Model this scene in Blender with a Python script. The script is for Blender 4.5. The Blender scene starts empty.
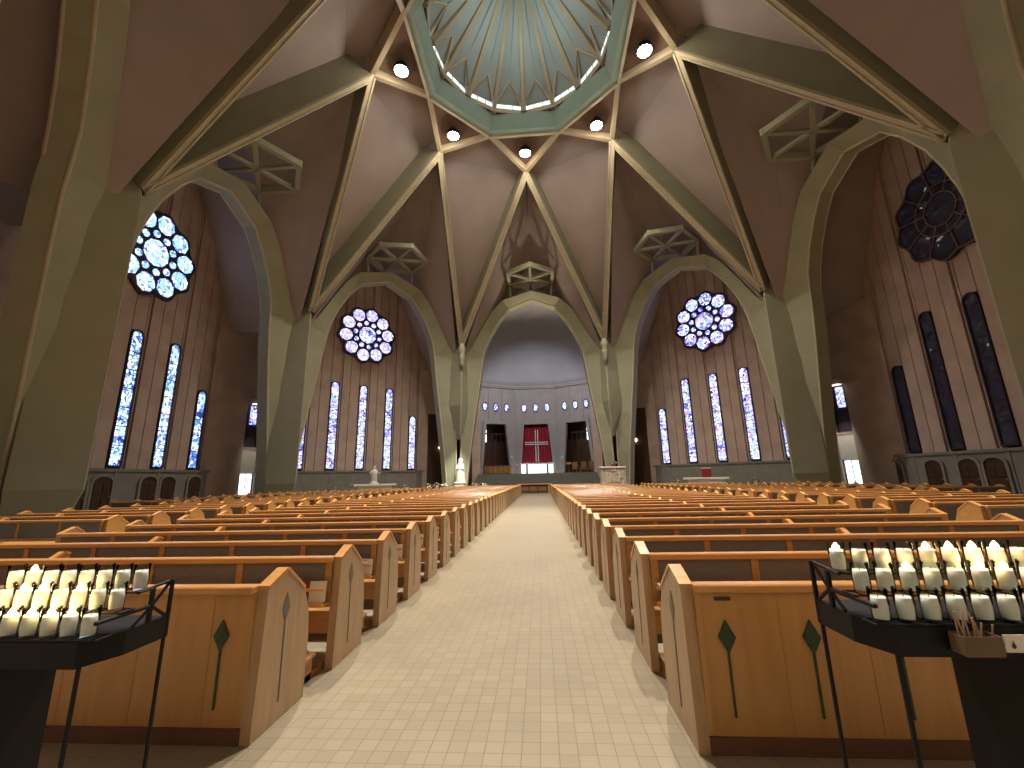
import bpy, bmesh, math, random
from math import sin, cos, pi, radians
from mathutils import Vector, Matrix

random.seed(7)
S = bpy.context.scene
COL = S.collection
Q = pi / 4

# ------------------------------------------------------------------ helpers
class MB:
    """Collects shapes and links them as one mesh object."""
    def __init__(s):
        s.v = []; s.f = []; s.m = []; s.sm = []
    def poly(s, pts, faces, mi=0, smooth=False):
        b = len(s.v)
        s.v += [tuple(p) for p in pts]
        for f in faces:
            s.f.append(tuple(b + i for i in f)); s.m.append(mi); s.sm.append(smooth)
    def box(s, x0, x1, y0, y1, z0, z1, mi=0):
        s.poly([(x0,y0,z0),(x1,y0,z0),(x1,y1,z0),(x0,y1,z0),(x0,y0,z1),(x1,y0,z1),(x1,y1,z1),(x0,y1,z1)],
               [(0,3,2,1),(4,5,6,7),(0,1,5,4),(1,2,6,5),(2,3,7,6),(3,0,4,7)], mi)
    def bbox(s, x0, x1, y0, y1, z0, z1, b=0.008, mi=0):
        """box with all edges chamfered"""
        bm = bmesh.new()
        bmesh.ops.create_cube(bm, size=1.0)
        for v in bm.verts:
            v.co = Vector((x0 + (v.co.x + .5) * (x1 - x0), y0 + (v.co.y + .5) * (y1 - y0), z0 + (v.co.z + .5) * (z1 - z0)))
        bmesh.ops.bevel(bm, geom=list(bm.edges), offset=b, segments=1, affect='EDGES')
        s.bm(bm, mi)
    def bm(s, bm, mi=0, smooth=False):
        bm.verts.index_update()
        s.poly([v.co[:] for v in bm.verts], [[v.index for v in f.verts] for f in bm.faces], mi, smooth)
        bm.free()
    def prism(s, outline, d0, d1, axis='y', mi=0):
        """outline: 2D points; extruded along axis from d0 to d1"""
        n = len(outline)
        def P(a, b, d):
            return (a, d, b) if axis == 'y' else ((d, a, b) if axis == 'x' else (a, b, d))
        pts = [P(a, b, d0) for a, b in outline] + [P(a, b, d1) for a, b in outline]
        fs = [tuple(range(n)), tuple(range(2*n-1, n-1, -1))]
        fs += [(i, n+i, n+(i+1) % n, (i+1) % n) for i in range(n)]
        s.poly(pts, fs, mi)
    def beam(s, P, R, up, w, d, mi=0, w2=None):
        """beam whose bottom centre line runs P->R, extending d along up"""
        P, R, up = Vector(P), Vector(R), Vector(up).normalized()
        a = (R - P).normalized(); up = (up - a * up.dot(a)).normalized(); sd = a.cross(up).normalized()
        w2 = w if w2 is None else w2
        pts = []
        for c in (P, R):
            pts += [c - sd*w/2, c + sd*w/2, c + sd*w2/2 + up*d, c - sd*w2/2 + up*d]
        s.poly(pts, [(0,1,2,3),(7,6,5,4),(0,4,5,1),(1,5,6,2),(2,6,7,3),(3,7,4,0)], mi)
    def tube(s, pts, r, n=8, mi=0, cap=True, smooth=True):
        pts = [Vector(p) for p in pts]
        rs = r if isinstance(r, (list, tuple)) else [r] * len(pts)
        rings = []
        for i, p in enumerate(pts):
            t = (pts[min(i+1, len(pts)-1)] - pts[max(i-1, 0)]).normalized()
            u = t.orthogonal().normalized() if i == 0 else (u0 - t * u0.dot(t)).normalized()
            u0 = u; w = t.cross(u)
            rings.append([p + (u*cos(2*pi*k/n) + w*sin(2*pi*k/n)) * rs[i] for k in range(n)])
        v = [q for g in rings for q in g]; f = []
        for i in range(len(pts)-1):
            for k in range(n):
                f.append((i*n+k, i*n+(k+1) % n, (i+1)*n+(k+1) % n, (i+1)*n+k))
        s.poly(v, f, mi, smooth)
        if cap:
            s.poly(rings[0], [tuple(range(n-1, -1, -1))], mi); s.poly(rings[-1], [tuple(range(n))], mi)
    def lathe(s, prof, c=(0,0,0), n=16, mi=0, smooth=True):
        """prof: (r, z) bottom to top"""
        v = []; f = []
        for r, z in prof:
            v += [(c[0] + r*cos(2*pi*k/n), c[1] + r*sin(2*pi*k/n), c[2] + z) for k in range(n)]
        for i in range(len(prof)-1):
            for k in range(n):
                f.append((i*n+k, i*n+(k+1) % n, (i+1)*n+(k+1) % n, (i+1)*n+k))
        s.poly(v, f, mi, smooth)
        if prof[0][0] > 1e-4: s.poly(v[:n], [tuple(range(n-1, -1, -1))], mi)
        if prof[-1][0] > 1e-4: s.poly(v[-n:], [tuple(range(n))], mi)
    def grid(s, G, mi=0, smooth=False):
        a, b = len(G), len(G[0])
        s.poly([p for row in G for p in row], [(i*b+j, i*b+j+1, (i+1)*b+j+1, (i+1)*b+j) for i in range(a-1) for j in range(b-1)], mi, smooth)
    def blob(s, c, r, sx=1, sy=1, sz=1, mi=0, sub=1):
        bm = bmesh.new(); bmesh.ops.create_icosphere(bm, subdivisions=sub, radius=r)
        for v in bm.verts: v.co = Vector((c[0] + v.co.x*sx, c[1] + v.co.y*sy, c[2] + v.co.z*sz))
        s.bm(bm, mi, True)
    def mesh(s, name, mats, fix=True):
        me = bpy.data.meshes.new(name)
        me.from_pydata(s.v, [], s.f)
        for m in (mats if isinstance(mats, (list, tuple)) else [mats]): me.materials.append(m)
        me.polygons.foreach_set('material_index', s.m); me.polygons.foreach_set('use_smooth', s.sm)
        if fix:
            bm = bmesh.new(); bm.from_mesh(me)
            bmesh.ops.recalc_face_normals(bm, faces=bm.faces); bm.to_mesh(me); bm.free()
        me.update()
        return me
    def build(s, name, mats, parent=None, loc=None, rz=0, fix=True):
        return link(name, s.mesh(name, mats, fix), parent, loc, rz)

def link(name, data, parent=None, loc=None, rz=0):
    o = bpy.data.objects.new(name, data); COL.objects.link(o)
    if parent: o.parent = parent
    if loc: o.location = loc
    o.rotation_euler.z = rz
    return o
def tag(o, label=None, cat=None, group=None, kind=None):
    if label: o['label'] = label
    if cat: o['category'] = cat
    if group: o['group'] = group
    if kind: o['kind'] = kind
    return o
def empty(name, loc=(0,0,0), rz=0, **kw):
    o = link(name, None, None, loc, rz); o.empty_display_size = .1
    return tag(o, **kw)
def copy_tree(o, parent=None):
    c = o.copy(); COL.objects.link(c)
    if parent: c.parent = parent
    for ch in list(o.children): copy_tree(ch, c)
    return c
def arm(k, t, r, z):
    a = k * Q
    return Vector((r*sin(a) + t*cos(a), r*cos(a) - t*sin(a), z))
ORD = 'first second third fourth fifth sixth seventh eighth ninth tenth eleventh twelfth thirteenth fourteenth fifteenth sixteenth seventeenth eighteenth nineteenth'.split()
def nth(n):
    if n < 19: return ORD[n]
    n += 1
    tens = {2: 'twenty', 3: 'thirty', 4: 'forty'}[n // 10]
    return (tens[:-1] + 'ieth') if n % 10 == 0 else tens + '-' + ORD[n % 10 - 1]
def compass(k): return {0:'front',1:'front_right',2:'right',3:'rear_right',4:'rear',-1:'front_left',-2:'left',-3:'rear_left'}[k]
def side_words(k): return compass(k).replace('_', ' ')

# ------------------------------------------------------------------ materials
def node_mat(name):
    m = bpy.data.materials.new(name); m.use_nodes = True
    nt = m.node_tree; return m, nt, nt.nodes['Principled BSDF']
def plain(name, col, rough=.6, var=.12, scale=6, metal=0., bump=0., spec=.4, bscale=None, coords='Object'):
    m, nt, b = node_mat(name)
    tc = nt.nodes.new('ShaderNodeTexCoord'); nz = nt.nodes.new('ShaderNodeTexNoise')
    nz.inputs['Scale'].default_value = scale; nz.inputs['Detail'].default_value = 4
    nt.links.new(tc.outputs[coords], nz.inputs['Vector'])
    rp = nt.nodes.new('ShaderNodeValToRGB')
    rp.color_ramp.elements[0].position = .25; rp.color_ramp.elements[1].position = .75
    rp.color_ramp.elements[0].color = (*[c*(1-var) for c in col], 1); rp.color_ramp.elements[1].color = (*[min(1, c*(1+var)) for c in col], 1)
    nt.links.new(nz.outputs['Fac'], rp.inputs['Fac']); nt.links.new(rp.outputs['Color'], b.inputs['Base Color'])
    b.inputs['Roughness'].default_value = rough; b.inputs['Metallic'].default_value = metal
    b.inputs['Specular IOR Level'].default_value = spec
    if bump:
        n2 = nt.nodes.new('ShaderNodeTexNoise'); n2.inputs['Scale'].default_value = bscale or scale*6
        nt.links.new(tc.outputs[coords], n2.inputs['Vector'])
        bp = nt.nodes.new('ShaderNodeBump'); bp.inputs['Strength'].default_value = bump; bp.inputs['Distance'].default_value = .02
        nt.links.new(n2.outputs['Fac'], bp.inputs['Height']); nt.links.new(bp.outputs['Normal'], b.inputs['Normal'])
    return m
def wood(name, c0, c1, rough=.35, stretch=(1.2, 14, 14), scale=1.6):
    m, nt, b = node_mat(name)
    tc = nt.nodes.new('ShaderNodeTexCoord'); mp = nt.nodes.new('ShaderNodeMapping'); mp.inputs['Scale'].default_value = stretch
    oi = nt.nodes.new('ShaderNodeObjectInfo'); va = nt.nodes.new('ShaderNodeVectorMath'); va.operation = 'ADD'
    sc = nt.nodes.new('ShaderNodeMath'); sc.operation = 'MULTIPLY'; sc.inputs[1].default_value = 37
    nt.links.new(oi.outputs['Random'], sc.inputs[0]); nt.links.new(tc.outputs['Object'], va.inputs[0]); nt.links.new(sc.outputs[0], va.inputs[1])
    nt.links.new(va.outputs[0], mp.inputs['Vector'])
    nz = nt.nodes.new('ShaderNodeTexNoise'); nz.inputs['Scale'].default_value = scale; nz.inputs['Detail'].default_value = 6; nz.inputs['Distortion'].default_value = .6
    nt.links.new(mp.outputs[0], nz.inputs['Vector'])
    rp = nt.nodes.new('ShaderNodeValToRGB'); rp.color_ramp.elements[0].position = .3; rp.color_ramp.elements[1].position = .72
    rp.color_ramp.elements[0].color = (*c0, 1); rp.color_ramp.elements[1].color = (*c1, 1)
    nt.links.new(nz.outputs['Fac'], rp.inputs['Fac']); nt.links.new(rp.outputs['Color'], b.inputs['Base Color'])
    b.inputs['Roughness'].default_value = rough
    return m
def emit(name, col, strength):
    m, nt, b = node_mat(name)
    b.inputs['Base Color'].default_value = (*[min(1, c) for c in col], 1)
    b.inputs['Emission Color'].default_value = (*col, 1); b.inputs['Emission Strength'].default_value = strength
    b.inputs['Roughness'].default_value = .4
    return m
def stained(name, stops, strength, scale=3.4, lead=.05, rough=.15):
    """Leaded glass: Voronoi quarries in a palette, dark lead lines, lit by the daylight behind it."""
    m, nt, b = node_mat(name)
    tc = nt.nodes.new('ShaderNodeTexCoord'); oi = nt.nodes.new('ShaderNodeObjectInfo')
    va = nt.nodes.new('ShaderNodeVectorMath'); va.operation = 'ADD'
    sc = nt.nodes.new('ShaderNodeMath'); sc.operation = 'MULTIPLY'; sc.inputs[1].default_value = 53
    nt.links.new(oi.outputs['Random'], sc.inputs[0]); nt.links.new(tc.outputs['Object'], va.inputs[0]); nt.links.new(sc.outputs[0], va.inputs[1])
    vo = nt.nodes.new('ShaderNodeTexVoronoi'); vo.inputs['Scale'].default_value = scale
    ve = nt.nodes.new('ShaderNodeTexVoronoi'); ve.feature = 'DISTANCE_TO_EDGE'; ve.inputs['Scale'].default_value = scale
    big = nt.nodes.new('ShaderNodeTexNoise'); big.inputs['Scale'].default_value = .9; big.inputs['Detail'].default_value = 2
    for n in (vo, ve, big): nt.links.new(va.outputs[0], n.inputs['Vector'])
    sep = nt.nodes.new('ShaderNodeSeparateColor'); nt.links.new(vo.outputs['Color'], sep.inputs['Color'])
    mx = nt.nodes.new('ShaderNodeMath'); mx.operation = 'MULTIPLY_ADD'; mx.inputs[1].default_value = .62
    sb = nt.nodes.new('ShaderNodeMath'); sb.operation = 'MULTIPLY_ADD'; sb.inputs[1].default_value = 1.2; sb.inputs[2].default_value = -.42
    nt.links.new(big.outputs['Fac'], sb.inputs[0]); nt.links.new(sep.outputs['Red'], mx.inputs[0]); nt.links.new(sb.outputs[0], mx.inputs[2])
    rp = nt.nodes.new('ShaderNodeValToRGB'); rp.color_ramp.interpolation = 'CONSTANT'
    while len(rp.color_ramp.elements) < len(stops): rp.color_ramp.elements.new(.5)
    for e, (p, c) in zip(rp.color_ramp.elements, stops): e.position = p; e.color = (*c, 1)
    nt.links.new(mx.outputs[0], rp.inputs['Fac'])
    gt = nt.nodes.new('ShaderNodeMath'); gt.operation = 'GREATER_THAN'; gt.inputs[1].default_value = lead
    nt.links.new(ve.outputs['Distance'], gt.inputs[0])
    mul = nt.nodes.new('ShaderNodeMix'); mul.data_type = 'RGBA'; mul.inputs['A'].default_value = (.01, .01, .015, 1)
    nt.links.new(gt.outputs[0], mul.inputs['Factor']); nt.links.new(rp.outputs['Color'], mul.inputs['B'])
    nt.links.new(mul.outputs['Result'], b.inputs['Emission Color']); b.inputs['Emission Strength'].default_value = strength
    dk = nt.nodes.new('ShaderNodeMix'); dk.data_type = 'RGBA'; dk.inputs['Factor'].default_value = .75; dk.inputs['B'].default_value = (.01, .01, .015, 1)
    nt.links.new(mul.outputs['Result'], dk.inputs['A']); nt.links.new(dk.outputs['Result'], b.inputs['Base Color'])
    b.inputs['Roughness'].default_value = rough
    return m
def tile_mat(name):
    m, nt, b = node_mat(name)
    tc = nt.nodes.new('ShaderNodeTexCoord')
    br = nt.nodes.new('ShaderNodeTexBrick'); br.offset = 0; br.squash = 1
    br.inputs['Color1'].default_value = (.30, .258, .182, 1); br.inputs['Color2'].default_value = (.335, .29, .205, 1)
    br.inputs['Mortar'].default_value = (.20, .16, .105, 1)
    br.inputs['Scale'].default_value = 1; br.inputs['Mortar Size'].default_value = .0028; br.inputs['Mortar Smooth'].default_value = .2
    br.inputs['Brick Width'].default_value = .112; br.inputs['Row Height'].default_value = .112; br.inputs['Bias'].default_value = 0
    nt.links.new(tc.outputs['Object'], br.inputs['Vector'])
    nz = nt.nodes.new('ShaderNodeTexNoise'); nz.inputs['Scale'].default_value = .8; nz.inputs['Detail'].default_value = 5
    nt.links.new(tc.outputs['Object'], nz.inputs['Vector'])
    hs = nt.nodes.new('ShaderNodeMix'); hs.data_type = 'RGBA'; hs.blend_type = 'MULTIPLY'; hs.inputs['Factor'].default_value = .3
    nt.links.new(br.outputs['Color'], hs.inputs['A']); nt.links.new(nz.outputs['Fac'], hs.inputs['B'])
    nt.links.new(hs.outputs['Result'], b.inputs['Base Color'])
    bp = nt.nodes.new('ShaderNodeBump'); bp.inputs['Strength'].default_value = .25; bp.inputs['Distance'].default_value = .004; bp.invert = True
    nt.links.new(br.outputs['Fac'], bp.inputs['Height']); nt.links.new(bp.outputs['Normal'], b.inputs['Normal'])
    b.inputs['Roughness'].default_value = .33
    return m
def glass_mat(name):
    m = bpy.data.materials.new(name); m.use_nodes = True; nt = m.node_tree; nt.nodes.clear()
    o = nt.nodes.new('ShaderNodeOutputMaterial'); t = nt.nodes.new('ShaderNodeBsdfTransparent'); g = nt.nodes.new('ShaderNodeBsdfGlossy')
    t.inputs['Color'].default_value = (.93, .95, .94, 1); g.inputs['Roughness'].default_value = .08
    lw = nt.nodes.new('ShaderNodeLayerWeight'); lw.inputs['Blend'].default_value = .09
    mx = nt.nodes.new('ShaderNodeMixShader')
    nt.links.new(lw.outputs['Fresnel'], mx.inputs[0]); nt.links.new(t.outputs[0], mx.inputs[1]); nt.links.new(g.outputs[0], mx.inputs[2])
    nt.links.new(mx.outputs[0], o.inputs[0])
    return m
def wax_mat(name):
    m, nt, b = node_mat(name)
    b.inputs['Base Color'].default_value = (.80, .79, .73, 1); b.inputs['Roughness'].default_value = .45
    b.inputs['Subsurface Weight'].default_value = .6; b.inputs['Subsurface Radius'].default_value = (.03, .018, .01)
    return m

M = {}
M['floor'] = tile_mat('cream_tile')
M['vault'] = plain('vault_plaster', (.375, .315, .295), .85, .07, .5, bump=.06, bscale=14)
M['rib'] = plain('rib_paint', (.255, .255, .170), .6, .08, .8)
M['arch'] = plain('arch_paint', (.315, .32, .225), .6, .08, .6)
M['cream'] = plain('cream_moulding_paint', (.46, .415, .29), .5, .08, 2)
M['ring'] = plain('ring_paint', (.25, .335, .28), .55, .06, .8)
M['domepanel'] = plain('dome_plaster', (.27, .30, .295), .7, .06, .6)
M['domerib'] = plain('dome_rib_paint', (.45, .37, .24), .5, .06, 1)
M['domeribs'] = plain('dome_rib_brown', (.34, .27, .175), .5, .06, 1)
M['woodback'] = wood('pew_back_oak', (.40, .20, .06), (.50, .265, .085), .36, (10, 14, .9), 1.2)
M['plank'] = plain('wall_board', (.45, .345, .29), .7, .16, .7, bump=.05, bscale=20)
M['planklow'] = plain('wall_dado_stone', (.21, .20, .175), .7, .12, 1.4, bump=.1)
M['dark'] = plain('dark_recess', (.03, .025, .024), .8, .1, 2)
M['winframe'] = plain('window_lead_frame', (.028, .02, .035), .5, .1, 3)
M['darktracery'] = plain('unlit_window_tracery', (.16, .10, .115), .5, .1, 3)
M['gloss'] = plain('unlit_glass', (.02, .018, .024), .12, .3, 6, spec=.7)
M['apse'] = plain('apse_stone', (.30, .275, .27), .75, .1, 1, bump=.08)
M['apsedome'] = plain('apse_plaster', (.30, .30, .33), .8, .06, .5)
M['step'] = plain('chancel_step_stone', (.12, .12, .11), .6, .12, 3)
M['wood'] = wood('pew_oak', (.33, .155, .042), (.47, .24, .075), .34)
M['woodend'] = wood('pew_end_oak', (.36, .225, .115), (.46, .30, .165), .36, (14, 14, 1.2))
M['woodrail'] = wood('pew_rail_oak', (.46, .225, .07), (.58, .30, .105), .25)
M['wooddark'] = wood('dark_wood', (.035, .016, .009), (.07, .034, .018), .4)
M['woodmid'] = wood('brown_wood', (.15, .075, .03), (.25, .13, .055), .4)
M['felt'] = plain('pew_back_cloth', (.155, .14, .13), .9, .18, 60, bump=.3, bscale=300)
M['inlay'] = plain('green_inlay', (.028, .055, .022), .4, .5, 40)
M['inlaygrey'] = plain('grey_inlay', (.14, .13, .095), .5, .3, 40)
M['plinth'] = plain('pew_plinth', (.13, .058, .03), .6, .15, 6)
M['pad'] = plain('kneeler_pad', (.50, .43, .33), .6, .1, 10)
M['iron'] = plain('black_iron', (.0045, .004, .004), .5, .2, 20, spec=.25)
M['wax'] = wax_mat('white_wax')
M['glass'] = glass_mat('clear_glass')
M['flame'] = emit('candle_flame', (1, .62, .22), 45)
M['white'] = plain('white_marble', (.72, .69, .62), .4, .05, 3)
M['whitelit'] = emit('altar_front_glow', (.74, .92, 1.0), .95)  # emission gives the altar front its lit look, it is no lamp
M['cloth'] = plain('red_velvet', (.26, .010, .022), .75, .25, 3)
M['silver'] = plain('silver_braid', (.62, .58, .56), .45, .1, 6)
M['gold'] = plain('gilt_wood', (.50, .25, .05), .35, .15, 4, metal=.3)
M['stone'] = plain('rough_ambo_stone', (.50, .44, .36), .85, .35, 9, bump=.8, bscale=12)
M['paper'] = plain('paper', (.72, .68, .60), .7, .06, 12)
M['bookred'] = plain('red_cover', (.20, .022, .02), .5, .15, 12)
M['bookblue'] = plain('navy_cover', (.03, .035, .08), .5, .15, 12)
M['bookdark'] = plain('black_cover', (.02, .018, .018), .5, .15, 12)
M['taper'] = plain('wooden_taper', (.42, .27, .17), .7, .2, 20)
M['kraft'] = plain('brown_cardboard', (.14, .09, .05), .8, .12, 9)
M['pink'] = plain('pink_petal', (.62, .28, .30), .7, .2, 20)
M['leaf'] = plain('dark_green_leaf', (.03, .075, .025), .6, .3, 20)
M['lens'] = emit('floodlight_lens', (1, .80, .55), 60)
M['sconce'] = emit('sconce_globe', (1, .82, .55), 3)
M['daylitdome'] = emit('clerestory_glass', (.75, .9, 1.0), .75)
M['daylit'] = emit('daylit_clear_glass', (.75, .93, 1.0), 1.6)
blue = [(0, (.02, .025, .16)), (.14, (.06, .14, .50)), (.30, (.26, .48, .92)), (.44, (.62, .80, 1)), (.56, (.10, .16, .55)), (.66, (.85, .93, 1)), (.80, (.30, .55, .95)), (.92, (.55, .35, .75))]
violet = [(0, (.03, .02, .16)), (.14, (.10, .10, .50)), (.26, (.28, .36, .90)), (.40, (.58, .68, 1)), (.54, (.36, .18, .62)), (.64, (.76, .82, 1)), (.78, (.28, .46, .95)), (.92, (.72, .32, .65))]
M['glassblue'] = stained('blue_stained_glass', blue, 1.5, 4.8)
M['glassviolet'] = stained('violet_stained_glass', violet, 1.45, 4.8)
M['roseblue'] = stained('blue_rose_glass', blue[2:], 1.25, 4.5, .02)
for i, e in enumerate([0, .15, .35, .55, .75, .9]): pass
M['roseviolet'] = stained('violet_rose_glass', violet, 1.25, 4.2, .03)
M['rosepale'] = stained('pale_rose_glass', [(0, (.30, .28, .85)), (.2, (.55, .55, 1)), (.42, (.80, .78, 1)), (.62, (.45, .38, .9)), (.74, (.88, .86, 1)), (.9, (.75, .42, .8))], .95, 4.6, .035)
M['glassdark'] = stained('unlit_stained_glass', [(0, (.004, .003, .006)), (.45, (.012, .009, .016)), (.74, (.03, .027, .03)), (.86, (.015, .012, .02)), (.95, (.32, .33, .32))], .3, 4.4, .04, .4)

# ------------------------------------------------------------------ main dimensions (metres)
RA, HA = 10.945, 30.48      # star points of the vault
RR, HR = 8.174, 31.685      # outer edge of the lantern ring
RC, HC = 20.0, 15.70        # column crowns
RW = 25.42                  # end walls of the arms
AX, AH = -.108, 1.368       # aisle centre and half width
Y0, PITCH = -21.258, 1.0624 # back of the rearmost pew, row spacing

# ------------------------------------------------------------------ floor
f = MB(); f.box(-30, 30, -27, 40, -.2, 0)
tag(f.build('floor', M['floor']), 'cream square tiled floor of the nave and aisles', 'floor', kind='structure')

# ------------------------------------------------------------------ vault: kite panels, ribs, star, arches
def pol(R, k, z): a = k*Q; return Vector((R*sin(a), R*cos(a), z))
def kite_normal():
    a0, a1, c = pol(RA, -.5, HA), pol(RA, .5, HA), pol(RC, 0, HC)
    n = (a0 - c).cross(a1 - c).normalized()
    return n if n.z > 0 else -n
KN = kite_normal()
DEP = 2.1
# everything of one vertex in its own frame, turned about the centre
c0, aL, aR, vV = pol(RC, 0, HC), pol(RA, -.5, HA), pol(RA, .5, HA), pol(RR, 0, HR)
kb = MB()
ins = .15
P_c = c0 + KN*(DEP-.05) + Vector((0, .3, -.4)); P_l = aL + KN*(DEP-.05); P_r = aR + KN*(DEP-.05); P_v = vV + KN*1.2
th = KN*.25
kb.poly([P_c, P_r, P_l, P_c+th, P_r+th, P_l+th], [(0,1,2), (5,4,3), (0,3,4,1), (2,5,3,0)])
kz = Vector((0, 0, 1.9)); A_l, A_r, A_v = aL + kz, aR + kz, vV + kz
kb.poly([P_l, P_r, A_r, A_l, P_l+th, P_r+th, A_r+th, A_l+th], [(0,1,2,3), (7,6,5,4)])
kb.poly([A_l, A_r, A_v, A_l+th, A_r+th, A_v+th], [(0,1,2), (5,4,3)])
for tri in ((aL, P_l, A_l), (aR, P_r, A_r)): kb.poly(tri, [(0,1,2)])
kite_me = kb.mesh('vault_panel', M['vault'])
rl = MB(); rl.beam(aL, c0, KN, .48, DEP+.2); ribL = rl.mesh('rib_web', M['rib'])
rl = MB(); rl.beam(aR, c0, KN, .48, DEP+.2); ribR = rl.mesh('rib_web', M['rib'])
def flange(a):
    g = MB()
    ax_ = (c0 - a).normalized(); sd = ax_.cross(KN).normalized()
    g.beam(a - KN*.10, c0 - KN*.10, KN, .52, .10)
    for s in (-1, 1): g.beam(a + sd*s*.19 - KN*.17, c0 + sd*s*.19 - KN*.17, KN, .13, .09)
    return g.mesh('edge_moulding', M['cream'])
flL, flR = flange(aL), flange(aR)
sb = MB()
for a in (aL, aR):
    sb.beam(vV, a, (0, 0, 1), .34, 2.6)
star_me = sb.mesh('star_beam', M['domerib'])
VW = {-.5:'left of the chancel', .5:'right of the chancel', -1.5:'between the two left-hand bays', 1.5:'between the two right-hand bays',
      -2.5:'behind the left arm', 2.5:'behind the right arm', -3.5:'left of the entrance', 3.5:'right of the entrance'}
ntrim = 0
for v in (-.5, .5, -1.5, 1.5, -2.5, 2.5, -3.5, 3.5):
    w = VW[v]
    o = link('ceiling', kite_me, rz=-v*Q)
    tag(o, f'rosy kite-shaped vault panel above the column {w}', 'ceiling', kind='structure')
    for me, fm, sd in ((ribL, flL, 'left'), (ribR, flR, 'right')):
        ntrim += 1
        o = link(f'trim_{ntrim}', me, rz=-v*Q)
        tag(o, f'deep olive vault rib, {sd}-hand of the pair meeting on the column {w}', 'vault rib', kind='structure')
        e = link('edge_moulding', fm, o); tag(e, 'cream moulded lower edge')
    ntrim += 1
    o = link(f'trim_{ntrim}', star_me, rz=-v*Q)
    tag(o, f'cream star beams of the lantern ring above the column {w}', 'ceiling beam', kind='structure')
# dark cell panels in the star points
cell = MB()
u0, u1, ap = pol(RR, -.5, HR+.35), pol(RR, .5, HR+.35), pol(RA, 0, HA+.65)
up = Vector((0, 0, .2))
cell.poly([u0, u1, ap, u0+up, u1+up, ap+up], [(0,2,1), (3,4,5), (0,1,4,3), (1,2,5,4), (2,0,3,5)])
cell_me = cell.mesh('cell_panel', plain('cell_paint', (.14, .085, .055), .8, .1, 1))
SP = {-2:'farthest left', -1:'second from the left', 0:'straight above the aisle', 1:'second from the right', 2:'farthest right'}
for k in range(-3, 5):
    o = link('ceiling', cell_me, rz=-k*Q)
    tag(o, f'brown triangular cell behind the floodlight on the {side_words(k)} edge of the lantern ring', 'ceiling', kind='structure')
    if k not in SP: continue
    # floodlight
    fl = empty('floodlight', arm(k, 0, 8.75, 30.72), -k*Q, label=f'glaring round floodlight in the star point under the dome, {SP[k]} of five', cat='lamp', group='floodlights around the dome')
    h = MB(); h.lathe([(.12, .62), (.30, .60), (.48, .45), (.55, .05), (.60, 0), (.52, 0), (.50, .06)], n=20)
    h.tube([(0, 0, .6), (0, 0, .95)], .07); h.build('housing', M['iron'], fl)
    h = MB(); h.lathe([(.0, -.06), (.25, -.03), (.48, .04), (.5, .08), (0, .10)], n=20); h.build('lens', M['lens'], fl)

# lantern ring
rg = MB()
n8 = [pol(1, v, 0) for v in (-.5, .5, 1.5, 2.5, 3.5, 4.5, 5.5, 6.5)]
def ring_pts(R, z): return [Vector((p.x*R, p.y*R, z)) for p in n8]
prof = [(RR, HR), (RR+.1, HR+.45), (8.2, HR+1.3), (7.02, HR+1.3), (7.55, HR+.1)]
L = [ring_pts(*p) for p in prof]
for i in range(len(prof)):
    a, b = L[i], L[(i+1) % len(prof)]
    for j in range(8): rg.poly([a[j], a[(j+1) % 8], b[(j+1) % 8], b[j]], [(0,1,2,3)])
ring = tag(rg.build('ceiling_ring', M['ring']), 'grey-green octagonal ring beam at the foot of the lantern dome', 'ring beam', kind='structure')
eg = MB()
for j in range(8):
    a, b = L[0][j], L[0][(j+1) % 8]
    eg.beam(a + Vector((0,0,-.14)), b + Vector((0,0,-.14)), (0,0,1), .22, .18)
eg.build('edge_moulding', M['cream'], ring)
# lantern dome: sixteen ribs, folded panels, clerestory windows
DZ0, DZ1 = 33.05, 41.6
base16 = []
for j in range(8):
    a = pol(6.98, j-.5, 0); b = pol(6.98, j+.5, 0)
    base16 += [a, (a+b)/2]
TOP = [Vector((p.x*.07, p.y*.07, DZ1)) for p in base16]
WH = 1.15
dome_p = MB()
for j in range(16):
    a, b = base16[j], base16[(j+1) % 16]; m = (a+b)/2
    za = Vector((0, 0, DZ0))
    A, B, Mm = a+za, b+za, m*.97 + za
    A1, B1 = A + Vector((0, 0, .35)), B + Vector((0, 0, .35))
    peak = Mm + Vector((0, 0, WH + .9)); peak -= Vector((m.x, m.y, 0))*.16
    tp = Vector((m.x*.03, m.y*.03, DZ1+.15))
    for q in ([A1, peak, TOP[j]], [B1, TOP[(j+1) % 16], peak], [TOP[j], peak, tp], [TOP[(j+1) % 16], tp, peak]):
        dome_p.poly(q, [(0,1,2)])
dome = tag(dome_p.build('ceiling_dome', M['domepanel']), 'pale blue-grey folded panels of the lantern dome', 'dome', kind='structure')
dome.modifiers.new('s', 'SOLIDIFY').thickness = .08
nwin = 0
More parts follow.
